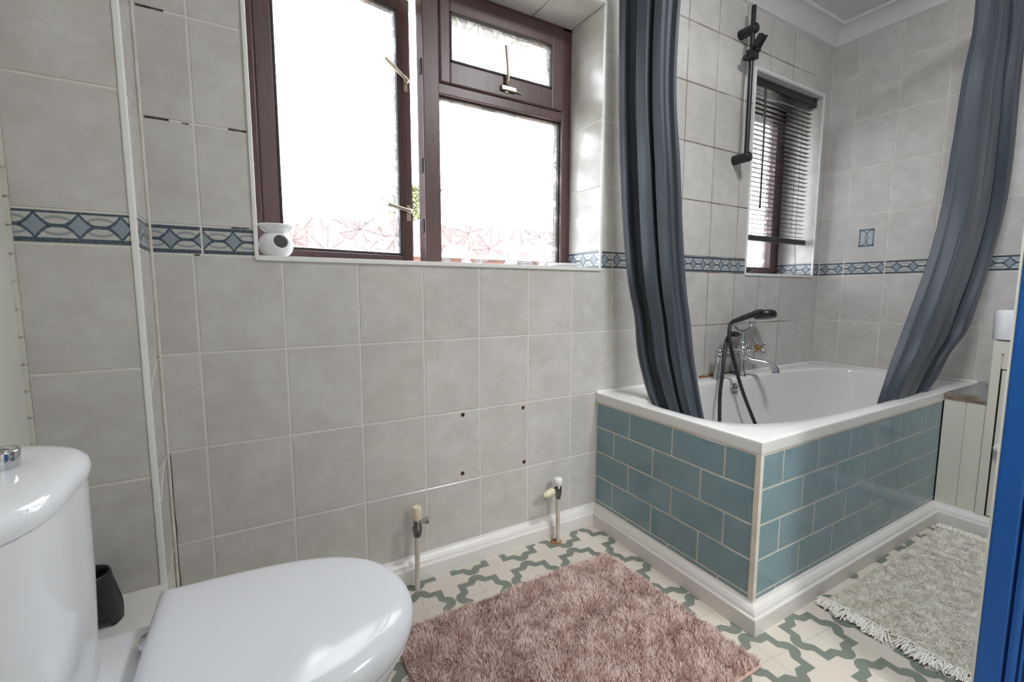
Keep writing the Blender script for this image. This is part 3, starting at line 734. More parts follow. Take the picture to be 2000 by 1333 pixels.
fbox('mullion', win1, 1.042, 1.104, 1.066, 2.050, FY0 - .004, FY1)
fbox('transom', win1, 1.100, 1.656, 1.682, 1.722, FY0, FY1)
leaf_pane('pane', win1, 1.100, 1.656, 1.070, 1.690, .232, 78, 3)
MB().box(1.104, 1.110, .214, .228, 1.078, 1.684).build('gasket', M_GASKET, win1); MB().box(1.646, 1.652, .214, .228, 1.078, 1.684).build('gasket', M_GASKET, win1); MB().box(1.104, 1.652, .214, .228, 1.676, 1.682).build('gasket', M_GASKET, win1)
# top-hung vent sash above the transom
def sash(name, label, w, h, st, ra, rb, seed, n, parent, M):
    """a sash in its own coordinates: x 0..w, z 0..h, front face at y=0"""
    e = bpy.data.objects.new(name, None); COL.objects.link(e); e.parent = parent; e.matrix_local = M; e['label'] = label
    def bb(nm, x0, x1, z0, z1, mat=M_WOOD, y0=0., y1=.045, c=.005): return MB().cbox(x0, x1, y0, y1, z0, z1, c).build(nm, mat, e)
    bb('stile', 0, st[0], 0, h); bb('stile', w - st[1], w, 0, h); bb('rail', st[0] - .002, w - st[1] + .002, 0, rb); bb('rail', st[0] - .002, w - st[1] + .002, h - ra, h)
    for x in (st[0], w - st[1] - .006): MB().box(x, x + .006, -.001, .012, rb, h - ra).build('bead', M_GASKET, e)
    for z in (rb, h - ra - .006): MB().box(st[0], w - st[1], -.001, .012, z, z + .006).build('bead', M_GASKET, e)
    leaf_pane('pane', e, st[0] - .004, w - st[1] + .004, rb - .004, h - ra + .004, .022, n, seed)
    return e
vent = sash('vent_sash', 'top-hung vent sash above the fixed pane', .545, .322, (.040, .058), .075, .078, 11, 40, win1, Matrix.Translation((1.106, .190, 1.720)))
CAS = R(10.5)
casM = Matrix.Translation((.521, .212, 1.068)) @ Matrix.Rotation(CAS, 4, 'Z')
case = sash('casement', 'left casement pushed slightly open', .522, .972, (.052, .050), .06, .040, 5, 100, win1, casM)
def fastener(parent, x, z, y, ang, ln, s=1.0):
    """window fastener: pivot plate, curved lever"""
    e = bpy.data.objects.new('fastener', None); COL.objects.link(e); e.parent = parent; e.matrix_local = Matrix.Translation((x, y, z)); e['label'] = 'champagne metal window fastener'
    pl_ = MB()
    pl_.cbox(-.008 * s, .008 * s, -.004, .0, -.036 * s, -.004 * s, .0018); pl_.cbox(-.007 * s, .007 * s, -.004, .0, .004, .022, .0018); pl_.build('plate', M_STEEL, e)
    d = Vector((math.cos(ang), 0, math.sin(ang))); k = MB()
    k.lathe([(.0001, -.018), (.0095, -.018), (.0105, -.014), (.0105, -.002)], (0, 0, 0), 16, 'Y')
    k.tube([(0, -.014, 0), d * .018 + Vector((0, -.016, 0)), d * .05 + Vector((0, -.020, 0)), d * ln + Vector((0, -.022, 0))], [.0075, .0062, .0065, .0075], 10)
    k.build('lever', M_STEEL, e)
fastener(case, .498, .672, 0, R(150), .10); fastener(case, .500, .205, 0, R(172), .095)
fastener(vent, .272, .052, 0, R(96), .125)
MB().cbox(.245, .312, -.012, .0, .022, .040, .003).build('stay_bracket', M_STEEL, vent)
MB().tube([(.262, -.006, .031), (.34, -.004, .027)], .004, 8).build('stay_pin', M_STEEL, vent)
for z in (1.185, 1.30 + .1, 1.74): MB().cbox(1.038, 1.0425, .204, .225, z, z + .05, .001).build('keep', M_GASKET, win1)
# narrow window
win2 = sempty('window_2', 'narrow brown framed window of leaf patterned glass behind a blind')
fbox('frame_jamb', win2, 2.660, 2.745, 1.055, 2.058, FY0, FY1); fbox('frame_jamb', win2, 3.240, 3.302, 1.055, 2.058, FY0, FY1)
fbox('frame_head', win2, 2.660, 3.302, 1.985, 2.058, FY0, FY1); fbox('frame_sill', win2, 2.660, 3.302, 1.050, 1.095, FY0, FY1)
fbox('sash_stile', win2, 3.196, 3.244, 1.09, 1.99, FY0 - .012, FY1 - .02); fbox('sash_rail', win2, 2.742, 3.200, 1.945, 1.99, FY0 - .012, FY1 - .02); fbox('sash_rail', win2, 2.742, 3.200, 1.09, 1.115, FY0 - .012, FY1 - .02)
leaf_pane('pane', win2, 2.742, 3.200, 1.10, 1.955, .225, 110, 8)

# ------------------------------------------------------------------ venetian blind
BLY = .050
vb = thing('venetian_blind', 'black slatted venetian blind hanging in the narrow window', 'blind', (2.98, BLY, 1.25))
MB().cbox(2.690, 3.285, BLY - .018, BLY + .018, 2.004, 2.040, .003).build('headrail', M_BLACKM, vb)
MB().cbox(3.262, 3.290, BLY - .021, BLY + .021, 2.000, 2.044, .003).build('end_bracket', M_BLACKM, vb)
sm = MB(); nseg = 6; wsl = .023
sv = []
for i in range(nseg + 1):
    t = (i / nseg - .5); sv.append((t * wsl, .0012 * (1 - 4 * t * t)))
tilt = R(4)
rot2 = lambda a, b: (a * math.cos(tilt) - b * math.sin(tilt), a * math.sin(tilt) + b * math.cos(tilt))
vv = []
for x in (0, .575):
    for a, b in sv: q = rot2(a, b); vv.append((x, q[0], q[1]))
for x in (0, .575):
    for a, b in sv: q = rot2(a, b + .0006); vv.append((x, q[0], q[1]))
k = nseg + 1; ff = []
for i in range(nseg): ff += [(i, i + 1, k + i + 1, k + i), (2 * k + i, 3 * k + i, 3 * k + i + 1, 2 * k + i + 1)]
first = MB().add(vv, ff, True).build('slat', M_BLACKM, None); slme = first.data; bpy.data.objects.remove(first)
nsl = 31
for i in range(nsl):
    z = 1.282 + i * (1.985 - 1.282) / (nsl - 1); o = link('slat', slme, vb); o.location = (2.700, BLY, z); o.rotation_euler = (0, R(random.uniform(-.12, .12)), 0)
MB().cbox(2.695, 3.281, BLY - .014, BLY + .014, 1.240, 1.268, .004).build('bottom_rail', M_BLACKM, vb)
for x in (2.80, 3.17):
    MB().tube([(x, BLY - .013, 2.004), (x, BLY - .013, 1.268)], .0009, 5).build('ladder_cord', M_BLACK, vb); MB().tube([(x, BLY + .013, 2.004), (x, BLY + .013, 1.268)], .0009, 5).build('ladder_cord', M_BLACK, vb)
MB().tube([(2.790, BLY - .028, 1.995), (2.786, BLY - .034, 1.70), (2.782, BLY - .036, 1.40)], .0048, 8).build('tilt_wand', M_BLACK, vb)
MB().tube(spline([(3.17, BLY - .014, 1.245), (3.175, BLY - .016, 1.18), (3.19, BLY - .016, 1.11), (3.186, BLY - .018, 1.075), (3.176, BLY - .014, 1.0695)], 6), .0013, 6).build('pull_cord', M_BLACK, vb)

# ------------------------------------------------------------------ shower curtains
def curtain(name, label, Lp, Rp, folds, amp, seed, group, thick=.0012):
    nv, nu = 90, 150; rnd = random.Random(seed)
    def interp(P, v):
        t = v * (len(P) - 1); i = min(int(t), len(P) - 2); f = t - i
        p0, p1, p2, p3 = (Vector(P[max(0, min(len(P) - 1, i + d))]) for d in (-1, 0, 1, 2))
        return .5 * ((2 * p1) + (p2 - p0) * f + (2 * p0 - 5 * p1 + 4 * p2 - p3) * f * f + (3 * p1 - p0 - 3 * p2 + p3) * f ** 3)
    vs, uvs = [], []
    for j in range(nv + 1):
        v = j / nv; a, b = interp(Lp, v), interp(Rp, v); d = b - a; dh = Vector((d.x, d.y, 0)).normalized(); n = Vector((dh.y, -dh.x, 0))
        if n.y > 0 and name: n = -n
        for i in range(nu + 1):
            u = i / nu; env = min(1, 6 * u) * min(1, 6 * (1 - u))
            h, s_ = 0, 0
            uu = min(1, max(0, u + .03 * env * math.sin(2.4 * v + seed)))
            for (a0, d0), (a1, d1) in zip(folds, folds[1:]):
                if a0 <= uu <= a1:
                    t_ = (uu - a0) / (a1 - a0); t_ = t_ * t_ * (3 - 2 * t_) * .6 + t_ * .4; h = d0 + (d1 - d0) * t_; break
            s_ = .35 * math.sin(uu * 9 * math.pi)
            q = noise.noise(Vector((u * 7 + seed, v * 5, seed * .7))); q2 = noise.noise(Vector((u * 22, v * 9 + seed, 3.1)))
            sc = amp * (.75 + .45 * math.sin(math.pi * min(1, v * 1.05)))
            p = a + d * u + n * (h * sc + q * .006 + q2 * .003 * (.3 + v)) + dh * (s_ * sc * .9 * env)
            vs.append(p); uvs.append((u, v))
    fs = [(j * (nu + 1) + i, j * (nu + 1) + i + 1, (j + 1) * (nu + 1) + i + 1, (j + 1) * (nu + 1) + i) for j in range(nv) for i in range(nu)]
    me = bpy.data.meshes.new(name); me.from_pydata([tuple(p) for p in vs], [], fs); me.update()
    uvl = me.uv_layers.new(name='UVMap')
    for l in me.loops: uvl.data[l.index].uv = uvs[l.vertex_index]
    for p in me.polygons: p.use_smooth = True
    me.materials.append(M_CURT)
    c0 = Vector(Lp[-1]).lerp(Vector(Rp[-1]), .5); root = thing(name, label, 'curtain', c0, group)
    o = link('curtain_cloth', me, root); m = o.modifiers.new('thick', 'SOLIDIFY'); m.thickness = thick; m.offset = 0
    return root
CL = [(1.715, -.05, 2.13), (1.722, -.05, 1.90), (1.727, -.053, 1.66), (1.735, -.06, 1.42), (1.748, -.072, 1.19), (1.765, -.09, .991), (1.775, -.115, .871), (1.774, -.14, .731), (1.781, -.165, .643), (1.786, -.195, .565), (1.803, -.25, .466)]
CR = [(1.785, -.300, 2.13), (1.795, -.272, 1.90), (1.805, -.264, 1.66), (1.820, -.280, 1.42), (1.830, -.293, 1.19), (1.835, -.312, 1.00), (1.842, -.331, .87), (1.851, -.345, .74), (1.856, -.363, .65), (1.868, -.384, .535), (1.880, -.41, .42)]
ca = curtain('shower_curtain', 'dark slate ribbed shower curtain gathered against the tiles beside the large window', CL, CR, [(0, -.6), (.05, .1), (.17, .5), (.205, -.7), (.26, -.9), (.285, .35), (.345, .15), (.37, -.5), (.40, .75), (.50, .8), (.58, .25), (.625, -.9), (.65, .65), (.76, .8), (.86, .35), (.89, .0), (.97, .25), (1, -.2)], .026, 3, 'shower curtains')
RL = [(2.997, -.695, 2.13), (3.010, -.695, 2.0), (2.984, -.69, 1.821), (2.975, -.685, 1.567), (2.949, -.68, 1.324), (2.881, -.675, 1.117), (2.785, -.67, .932), (2.711, -.665, .791), (2.634, -.66, .674), (2.566, -.655, .547), (2.584, -.64, .45)]
RR = [(3.195, -.785, 2.13), (3.203, -.785, 2.009), (3.205, -.785, 1.796), (3.236, -.78, 1.563), (3.276, -.765, 1.342), (3.259, -.745, 1.116), (3.202, -.73, .94), (3.157, -.715, .807), (3.049, -.695, .711), (3.00, -.675, .599), (2.942, -.655, .530)]
cb = curtain('shower_curtain', 'plain charcoal shower curtain pulled aside at the far end of the bath', RL, RR, [(0, -.5), (.03, .1), (.10, .9), (.16, 1.0), (.50, .7), (.545, .3), (.575, -.9), (.67, -1.0), (.70, .2), (.74, .75), (.90, .5), (.95, -.2), (1, -.7)], .034, 9, 'shower curtains')
rod = thing('curtain_rail', 'white L-shaped shower curtain rail above the bath', 'curtain rail', (1.75, -.05, 2.16))
MB().tube([(1.75, -.003, 2.17), (1.75, -.60, 2.17), (1.76, -.66, 2.17), (1.80, -.70, 2.17), (1.86, -.71, 2.17), (2.6, -.71, 2.17), (3.368, -.74, 2.17)], .0125, 12).build('rail', M_TRIM, rod)
for p, q in (((1.75, 0, 2.17), 'Y'), ((3.368, -.74, 2.17), 'X')): MB().lathe([(.0001, -.012), (.028, -.012), (.030, 0)], p, 20, q).build('wall_flange', M_TRIM, rod)
def ring(parent, c, ax):
    pts = [(c[0] + (.021 * math.cos(t) if ax == 'X' else 0), c[1] + (.021 * math.cos(t) if ax == 'Y' else 0), c[2] + .026 * math.sin(t)) for t in [2 * math.pi * i / 16 for i in range(17)]]
    MB().tube(pts, .0022, 6, False).build('curtain_ring', M_TRIM, parent)
for y in (-.07, -.12, -.17, -.22, -.27): ring(ca, (1.75, y, 2.155), 'X')
for x in (3.03, 3.07, 3.11, 3.15, 3.19): ring(cb, (x, -.728, 2.155), 'Y')

# ------------------------------------------------------------------ cream cupboard, ledge, basin
cbn = thing('vanity_cupboard', 'cream painted cupboard built in beside the bath end', 'cupboard', (3.17, -1.2, 0))
CY0, CY1 = -.852, -1.50
MB().box(CABX + .001, RX - .001, CY1, CY0, 0, .782).build('carcass', M_CREAM, cbn)
MB().cbox(CABX - .006, CABX + .002, CY1, CY0, .735, .784, .002).build('top_rail', M_CREAM, cbn)
MB().cbox(CABX - .006, CABX + .002, -.879, CY0, .082, .735, .002).build('stile', M_CREAM, cbn)
MB().cbox(CABX - .006, CABX + .002, CY1, -.883, .675, .735, .002).build('rail', M_CREAM, cbn)
MB().box(CABX - .001, CABX + .0015, CY1, -.879, .082, .676).build('shadow_gap', M_HOLE, cbn)
dr = MB().cbox(CABX - .007, CABX - .0005, -1.30, -.8845, .086, .671, .002).build('door', M_CREAM, cbn)
MB().lathe([(.0001, -.030), (.012, -.029), (.0175, -.022), (.016, -.012), (.008, -.006), (.008, 0)], (CABX - .007, -.905, .369), 22, 'X').build('knob', M_CERAMIC, dr)
# boarded return with tiled ledge between bath and cupboard
led = thing('boarded_ledge', 'low cream boarded box with a worn grey tiled top beside the bath', 'ledge', (3.17, -.78, 0))
MB().box(CABX + .004, RX - .001, -.850, BATH_Y - .001, 0, .533).build('box', M_CREAM, led)
yb = [BATH_Y - .001, -.793, -.850]
for i in range(2): MB().cbox(CABX - .001, CABX + .006, yb[i + 1] + .0008, yb[i] - .0008, .07, .532, .0015).build('board', M_CREAM, led)
MB().cbox(CABX + .006, RX - .001, -.851, BATH_Y - .003, .533, .5565, .002).build('ledge_tile', M_LEDGE, led)
MB().cbox(CABX - .006, CABX + .006, -.851, BATH_Y - .002, .530, .555, .003).build('nosing', M_NOSE, led)
bs = MB()
prof = []
def rrect(x0, x1, y0, y1, r, z, n=6):
    out = []
    for (cx, cy, a0) in ((x1 - r, y1 - r, 0), (x0 + r, y1 - r, 90), (x0 + r, y0 + r, 180), (x1 - r, y0 + r, 270)):
        for i in range(n + 1): t = R(a0 + 90 * i / n); out.append((cx + r * math.cos(t), cy + r * math.sin(t), z))
    return out
bs.loft([rrect(CABX - .004, RX - .002, -1.40, -.848, .03, .786), rrect(CABX - .012, RX - .002, -1.405, -.842, .032, .79), rrect(CABX - .016, RX - .002, -1.41, -.840, .034, .89), rrect(CABX - .012, RX - .002, -1.405, -.844, .034, .900), rrect(CABX - .002, RX - .004, -1.39, -.856, .034, .904), rrect(CABX + .04, RX - .10, -1.35, -.90, .06, .900), rrect(CABX + .06, RX - .12, -1.32, -.93, .06, .82), rrect(CABX + .12, RX - .18, -1.22, -1.03, .05, .80)], True, True, True)
bso = bs.build('washbasin', M_CERAMIC, None, weld=True); tag(bso, 'white ceramic washbasin sitting on the cream cupboard', 'washbasin')

# ------------------------------------------------------------------ toilet
wc = thing('toilet', 'white close-coupled toilet with its lid down, facing the bath', 'toilet', (.33, -.64, 0))
YC = -.64
hwp = [(.293, .203), (.33, .2025), (.38, .2015), (.43, .199), (.48, .194), (.525, .185), (.565, .173), (.60, .157), (.63, .136), (.652, .114), (.669, .088), (.681, .06), (.688, .03), (.69, .0)]
def lid_ring(z, off):
    up = [(x, h) for x, h in hwp]; pts = []
    full = [(x, YC + h) for x, h in up] + [(x, YC - h) for x, h in reversed(up[:-1])]
    # back edge: slightly bowed
    full = full + [(.293 - .004 * math.sin(math.pi * i / 6), YC - .203 + .406 * i / 6) for i in range(1, 6)]
    c = Vector((.47, YC))
    for p in full:
        v = Vector(p) - c; L = v.length; pts.append((*(c + v * ((L - off) / L)), z))
    return pts
lidr = [lid_ring(.398, .004), lid_ring(.399, .0), lid_ring(.410, -.002), lid_ring(.420, .001), lid_ring(.4275, .007), lid_ring(.4325, .018), lid_ring(.4350, .035), lid_ring(.4362, .07), lid_ring(.4368, .12)]
MB().loft(lidr, True, True, True).build('lid', M_LID, wc, weld=True)
MB().loft([lid_ring(.380, .010), lid_ring(.382, .006), lid_ring(.394, .006), lid_ring(.396, .010)], True).build('seat', M_LID, wc, weld=True)
def pan_ring(z, x0, x1, hw, e=2.6, n=48):
    out = []
    for i in range(n):
        t = 2 * math.pi * i / n; p = sup(((x0 + x1) / 2, YC), (x1 - x0) / 2, hw, e, t); out.append((*p, z))
    return out
MB().loft([pan_ring(.0, .19, .54, .115), pan_ring(.02, .195, .535, .11), pan_ring(.10, .20, .53, .10), pan_ring(.20, .18, .57, .115), pan_ring(.28, .14, .62, .145), pan_ring(.33, .10, .65, .170), pan_ring(.365, .09, .668, .180), pan_ring(.378, .09, .668, .180)], True).build('pan', M_CERAMIC, wc, weld=True)
dk = MB().loft([rrect(.068, .315, YC - .165, YC + .165, .04, .30), rrect(.068, .32, YC - .175, YC + .175, .04, .37), rrect(.068, .32, YC - .175, YC + .175, .04, .380), rrect(.07, .315, YC - .170, YC + .170, .04, .386)], True).build('pan_deck', M_CERAMIC, wc, weld=True)
for s_ in (-1, 1):
    MB().lathe([(.0001, .020), (.017, .020), (.019, .016), (.019, 0)], (.295, YC + s_ * .105, .386), 20).build('hinge', M_CHROME, wc)
def cis_ring(z, off, k=1.0):
    pts = []; n = 40
    for i in range(n + 1):
        d = -1 + 2 * i / n; x = .068 + (.187 - off) * max(0, (1 - abs(d) ** 3.4)) ** .45 * k; pts.append((x, YC + d * (.200 - off), z))
    return [(.068, YC - .2 + off, z)] + pts[1:-1] + [(.068, YC + .2 - off, z)]
ct = thing_c = MB().loft([cis_ring(.384, .022), cis_ring(.40, .016), cis_ring(.55, .011), cis_ring(.706, .009)], True).build('cistern', M_CERAMIC, wc, weld=True)
cl_ = MB().loft([cis_ring(.704, .010), cis_ring(.706, .006), cis_ring(.716, .004), cis_ring(.726, .007), cis_ring(.733, .016), cis_ring(.7375, .034), cis_ring(.7395, .064), cis_ring(.7400, .10)], True).build('cistern_lid', M_CERAMIC, wc, weld=True)
bt_ = MB().lathe([(.022, 0), (.0225, .012), (.0235, .024), (.0225, .0262), (.016, .0258), (.0145, .0235), (.0001, .0235)], (.164, -.600, .7370), 32).build('flush_button', M_CHROME, wc)
MB().lathe([(.0001, .0005), (.013, .0005), (.0135, -.002)], (.164, -.600, .7615), 24).build('push_disc', M_CHROME, bt_)

# ------------------------------------------------------------------ toilet brush holder
tb = thing('toilet_brush_holder', 'tapered black plastic toilet brush holder on the low white ledge', 'brush holder', (.150, -.235, .285))
th_ = MB(); nn_ = 36
pr_o = [(.050, .0), (.049, .012), (.037, .09), (.035, .105), (.0335, .108), (.031, .106), (.032, .09), (.044, .012)]
vs = []; fs = []
for k in range(nn_):
    t = 2 * math.pi * k / nn_; foot = (math.cos(3 * t + .9) > .25)
    for (r, h) in pr_o:
        z = h if h > .03 else (h if foot else h + .022)
        vs.append((.150 + r * math.cos(t), -.235 + r * math.sin(t), .285 + z))
m = len(pr_o)
for k in range(nn_):
    k2 = (k + 1) % nn_
    for i in range(m): fs.append((k * m + i, k2 * m + i, k2 * m + (i + 1) % m, k * m + (i + 1) % m))
th_.add(vs, fs, True); th_.build('holder', M_BLACK, tb)
MB().tube([(.150, -.235, .30), (.150, -.235, .36)], .018, 12).build('brush', M_BLACK, tb)

# ------------------------------------------------------------------ things on the sills
ob = MB(); seg, nr = 160, 28; cx, cy, cz0 = .544, .048, W1[2] + .0013
prof = [(.030, 0)] + [(.0445 * math.sin(a) ** .75, .034 - .036 * math.cos(a)) for a in [R(35 + 120 * i / 44) for i in range(45)]] + [(.030, .070), (.034, .074), (.042, .083), (.0465, .0885), (.045, .090), (.036, .083), (.0001, .080)]
vs, fs = [], []; m = len(prof)
for k in range(seg):
    t = 2 * math.pi * k / seg
    for r, h in prof: vs.append(Vector((r * math.cos(t), r * math.sin(t), h)))
hole_c = Vector((.010, -.042, .042)); hd_ = Vector((.26, -1, .05)).normalized()
def radial(p): q = p - hole_c; return (q - hd_ * q.dot(hd_)).length
for k in range(seg):
    k2 = (k + 1) % seg
    for i in range(m - 1):
        q = (k * m + i, k2 * m + i, k2 * m + i + 1, k * m + i + 1); c = (vs[q[0]] + vs[q[1]] + vs[q[2]] + vs[q[3]]) / 4
        if c.dot(hd_) > .012 and radial(c) < .0195 and c.z < .066: continue
        fs.append(q)
used_ = {}
for q in fs:
    for i_ in range(4):
        e_ = tuple(sorted((q[i_], q[(i_ + 1) % 4]))); used_[e_] = used_.get(e_, 0) + 1
for e_, n_ in used_.items():
    if n_ == 1:
        for i_ in e_:
            p = vs[i_]
            if p.dot(hd_) > .01 and radial(p) < .03 and .012 < p.z < .07:
                q = p - hole_c; ax = hd_ * q.dot(hd_); vs[i_] = hole_c + ax + (q - ax).normalized() * .0195
ob_ = MB().add([(p.x + cx, p.y + cy, p.z + cz0) for p in vs], fs, True)
root = thing('oil_burner', 'small white ceramic oil burner with a round opening on the window sill', 'oil burner', (cx, cy, cz0))
o = ob_.build('burner_body', M_CERAMIC, root); md = o.modifiers.new('wall', 'SOLIDIFY'); md.thickness = .0035; md.offset = -1
MB().lathe([(.0001, .012), (.017, .012), (.019, .010), (.019, .0), (.0001, .0)], (cx, cy, cz0 + .001), 20).build('tealight', M_STEEL, root)
dsh = MB().lathe([(.035, 0), (.055, .004), (.068, .013), (.067, .0145), (.053, .007), (.0001, .005)], (1.565, .062, W1[2] + .0013), 40, sy=.75).build('soap_dish', M_CERAMIC); tag(dsh, 'shallow white soap dish on the large window sill', 'soap dish')
d2 = MB().lathe([(.0001, .004), (.028, .005), (.050, .020), (.048, .0215), (.026, .009), (.0001, .008)], (2.755, .06, W2[2] + .0013), 30, sx=1.3, sy=.7).build('small_dish', M_BLACK); tag(d2, 'small dark dish on the narrow window sill', 'dish')

# ------------------------------------------------------------------ capped radiator pipes
p1 = thing('radiator_valve', 'capped radiator valve with a tall ivory cap on a white pipe beside the toilet', 'radiator valve', (.900, -.062, 0), 'capped radiator pipes')
MB().tube([(.897, -.064, 0), (.900, -.062, .10), (.902, -.060, .188)], .0082, 14).build('pipe', M_VPIPE, p1)
MB().lathe([(.010, .178), (.013, .182), (.0135, .192), (.0155, .196), (.0155, .210), (.012, .216), (.0125, .246), (.0001, .246)], (.903, -.060, 0), 20).build('valve_body', M_CHROME_OLD, p1)
MB().tube([(.905, -.062, .228), (.932, -.068, .230)], [.0085, .0095], 14).tube([(.926, -.067, .2295), (.938, -.070, .231)], .0125, 6, True, False).build('side_union', M_CHROME, p1)
c_ = MB().lathe([(.0145, .238), (.015, .240), (.0145, .276), (.0135, .280), (.008, .280), (.007, .276), (.0001, .276)], (.903, -.060, 0), 24).build('cap', M_IVORY, p1)
p2 = thing('radiator_valve', 'capped radiator valve with a side plug on a white pipe near the bath', 'radiator valve', (1.463, -.062, 0), 'capped radiator pipes')
MB().tube([(1.463, -.064, 0), (1.464, -.061, .12), (1.464, -.060, .195)], .0082, 14).build('pipe', M_VPIPE, p2)
MB().lathe([(.009, .176), (.0105, .180), (.009, .186), (.0125, .190), (.0135, .204), (.0125, .232), (.0001, .232)], (1.465, -.060, 0), 20).build('valve_body', M_CHROME_OLD, p2)
MB().lathe([(.0135, .228), (.0165, .231), (.0170, .244), (.0160, .256), (.010, .259), (.0001, .259)], (1.465, -.060, 0), 20).build('cap', M_TRIM, p2)
MB().tube([(1.462, -.062, .212), (1.435, -.064, .212)], .0115, 14).build('side_union', M_CHROME_OLD, p2)
MB().tube([(1.440, -.064, .212), (1.432, -.0645, .211), (1.415, -.066, .208), (1.400, -.067, .205), (1.392, -.0675, .204)], [.0125, .0150, .0145, .011, .006], 16).build('side_plug', M_IVORY, p2)
MB().lathe([(.0085, .003), (.020, .002), (.021, 0)], (1.458, -.058, .0005), 9, sx=1.1).build('floor_collar', M_RUST, p2)

# ------------------------------------------------------------------ rugs
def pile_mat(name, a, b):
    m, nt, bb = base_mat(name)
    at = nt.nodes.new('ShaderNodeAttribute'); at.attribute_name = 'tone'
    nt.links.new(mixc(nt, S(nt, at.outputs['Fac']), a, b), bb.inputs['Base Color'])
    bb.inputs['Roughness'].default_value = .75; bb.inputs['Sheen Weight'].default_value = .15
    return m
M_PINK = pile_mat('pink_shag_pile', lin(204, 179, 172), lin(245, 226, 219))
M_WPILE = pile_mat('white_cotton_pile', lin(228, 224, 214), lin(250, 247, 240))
M_PBACK = simple('pink_rug_backing', lin(196, 166, 158), .9); M_WBACK = simple('white_rug_backing', lin(200, 194, 180), .9, bumps=(150, .5, .002))
def pile(name, parent, inside, x0, x1, y0, y1, z0, n, hgt, wid, lean, seed, mat, clump=.02):
    rnd = random.Random(seed); V, F, tone = [], [], []
    for i in range(n):
        x, y = rnd.uniform(x0, x1), rnd.uniform(y0, y1)
        if not inside(x, y): continue
        q = Vector((x / clump, y / clump, seed)); fl = noise.noise_vector(q * .35) + noise.noise_vector(q) * .7
        a = rnd.uniform(0, 6.28); lx, ly = lean * (fl.x + .45 * math.cos(a)), lean * (fl.y + .45 * math.sin(a)); h = hgt * rnd.uniform(.7, 1.1) * (1 + .18 * fl.z)
        b = rnd.uniform(0, 3.14); dx, dy = math.cos(b) * wid, math.sin(b) * wid; k = len(V)
        V += [(x - dx, y - dy, z0), (x + dx, y + dy, z0), (x + lx * .45 + dx * .9, y + ly * .45 + dy * .9, z0 + h * .62), (x + lx * .45 - dx * .9, y + ly * .45 - dy * .9, z0 + h * .62), (x + lx, y + ly, z0 + h)]
        F += [(k, k + 1, k + 2, k + 3), (k + 3, k + 2, k + 4)]
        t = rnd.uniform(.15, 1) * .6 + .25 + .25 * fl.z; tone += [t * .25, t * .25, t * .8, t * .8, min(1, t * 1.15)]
    me = bpy.data.meshes.new(name); me.from_pydata(V, [], F); me.update(); me.materials.append(mat)
    at = me.attributes.new('tone', 'FLOAT', 'POINT'); at.data.foreach_set('value', [max(0, min(1, t)) for t in tone])
    o = link(name, me, parent); o['kind'] = 'stuff'; return o
rg1 = thing('bath_mat', 'fluffy dusty pink shag bath mat lying in front of the toilet', 'bath mat', (1.15, -.52, 0))
px0, px1, py0, py1 = .76, 1.572, -.828, -.222
MB().cbox(px0 + .006, px1 - .010, py0 + .006, py1 - .010, .0008, .009, .003).build('backing', M_PBACK, rg1)
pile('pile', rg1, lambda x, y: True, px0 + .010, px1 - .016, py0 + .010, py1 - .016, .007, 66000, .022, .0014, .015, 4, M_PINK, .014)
rg2 = thing('bath_mat', 'off-white cotton bath mat with tasselled ends beside the bath front', 'bath mat', (2.4, -.95, 0))
wx0, wx1, wy0, wy1 = 1.985, 2.885, -1.30, -.772
MB().cbox(wx0, wx1, wy0, wy1, .0008, .007, .002).build('backing', M_WBACK, rg2)
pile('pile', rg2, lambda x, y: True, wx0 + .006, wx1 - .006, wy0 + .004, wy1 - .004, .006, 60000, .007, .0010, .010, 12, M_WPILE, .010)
def tassel(x, y, dirx, seed, spread, ln):
    rnd = random.Random(seed); V, F, tone = [], [], []
    for i in range(80):
        yy = y + rnd.uniform(-.022, .022); a = rnd.gauss(0, spread); L = ln * rnd.uniform(.7, 1.1); d = Vector((dirx * math.cos(a), math.sin(a))); wob = rnd.uniform(-.4, .4)
        p = [Vector((x - dirx * .008, yy, .008 + rnd.random() * .004)), Vector((x + d.x * L * .4, yy + d.y * L * .4, .012 + rnd.random() * .010)), Vector((x + d.x * L * .8, yy + d.y * L * .8 + wob * .01, .006 + rnd.random() * .008)), Vector((x + d.x * L, yy + d.y * L + wob * .016, .003 + rnd.random() * .006))]
        n = Vector((-d.y, d.x, 0)) * .0013; k = len(V); tt = rnd.random()
        for q in p: V += [tuple(q - n), tuple(q + n)]; tone += [tt, tt]
        F += [(k, k + 1, k + 3, k + 2), (k + 2, k + 3, k + 5, k + 4), (k + 4, k + 5, k + 7, k + 6)]
    me = bpy.data.meshes.new('tassel'); me.from_pydata(V, [], F); me.update(); me.materials.append(M_WPILE)
    at = me.attributes.new('tone', 'FLOAT', 'POINT'); at.data.foreach_set('value', tone)
    link('tassel', me, rg2)
for i, y in enumerate((-.790, -.826, -.868, -.915, -.985, -1.03, -1.09, -1.15, -1.21, -1.27)):
    tassel(wx0, y, -1, 30 + i, .45 + .35 * (i % 3 == 1), .040 + .014 * (i % 2)); tassel(wx1, y, 1, 60 + i, .6, .030)

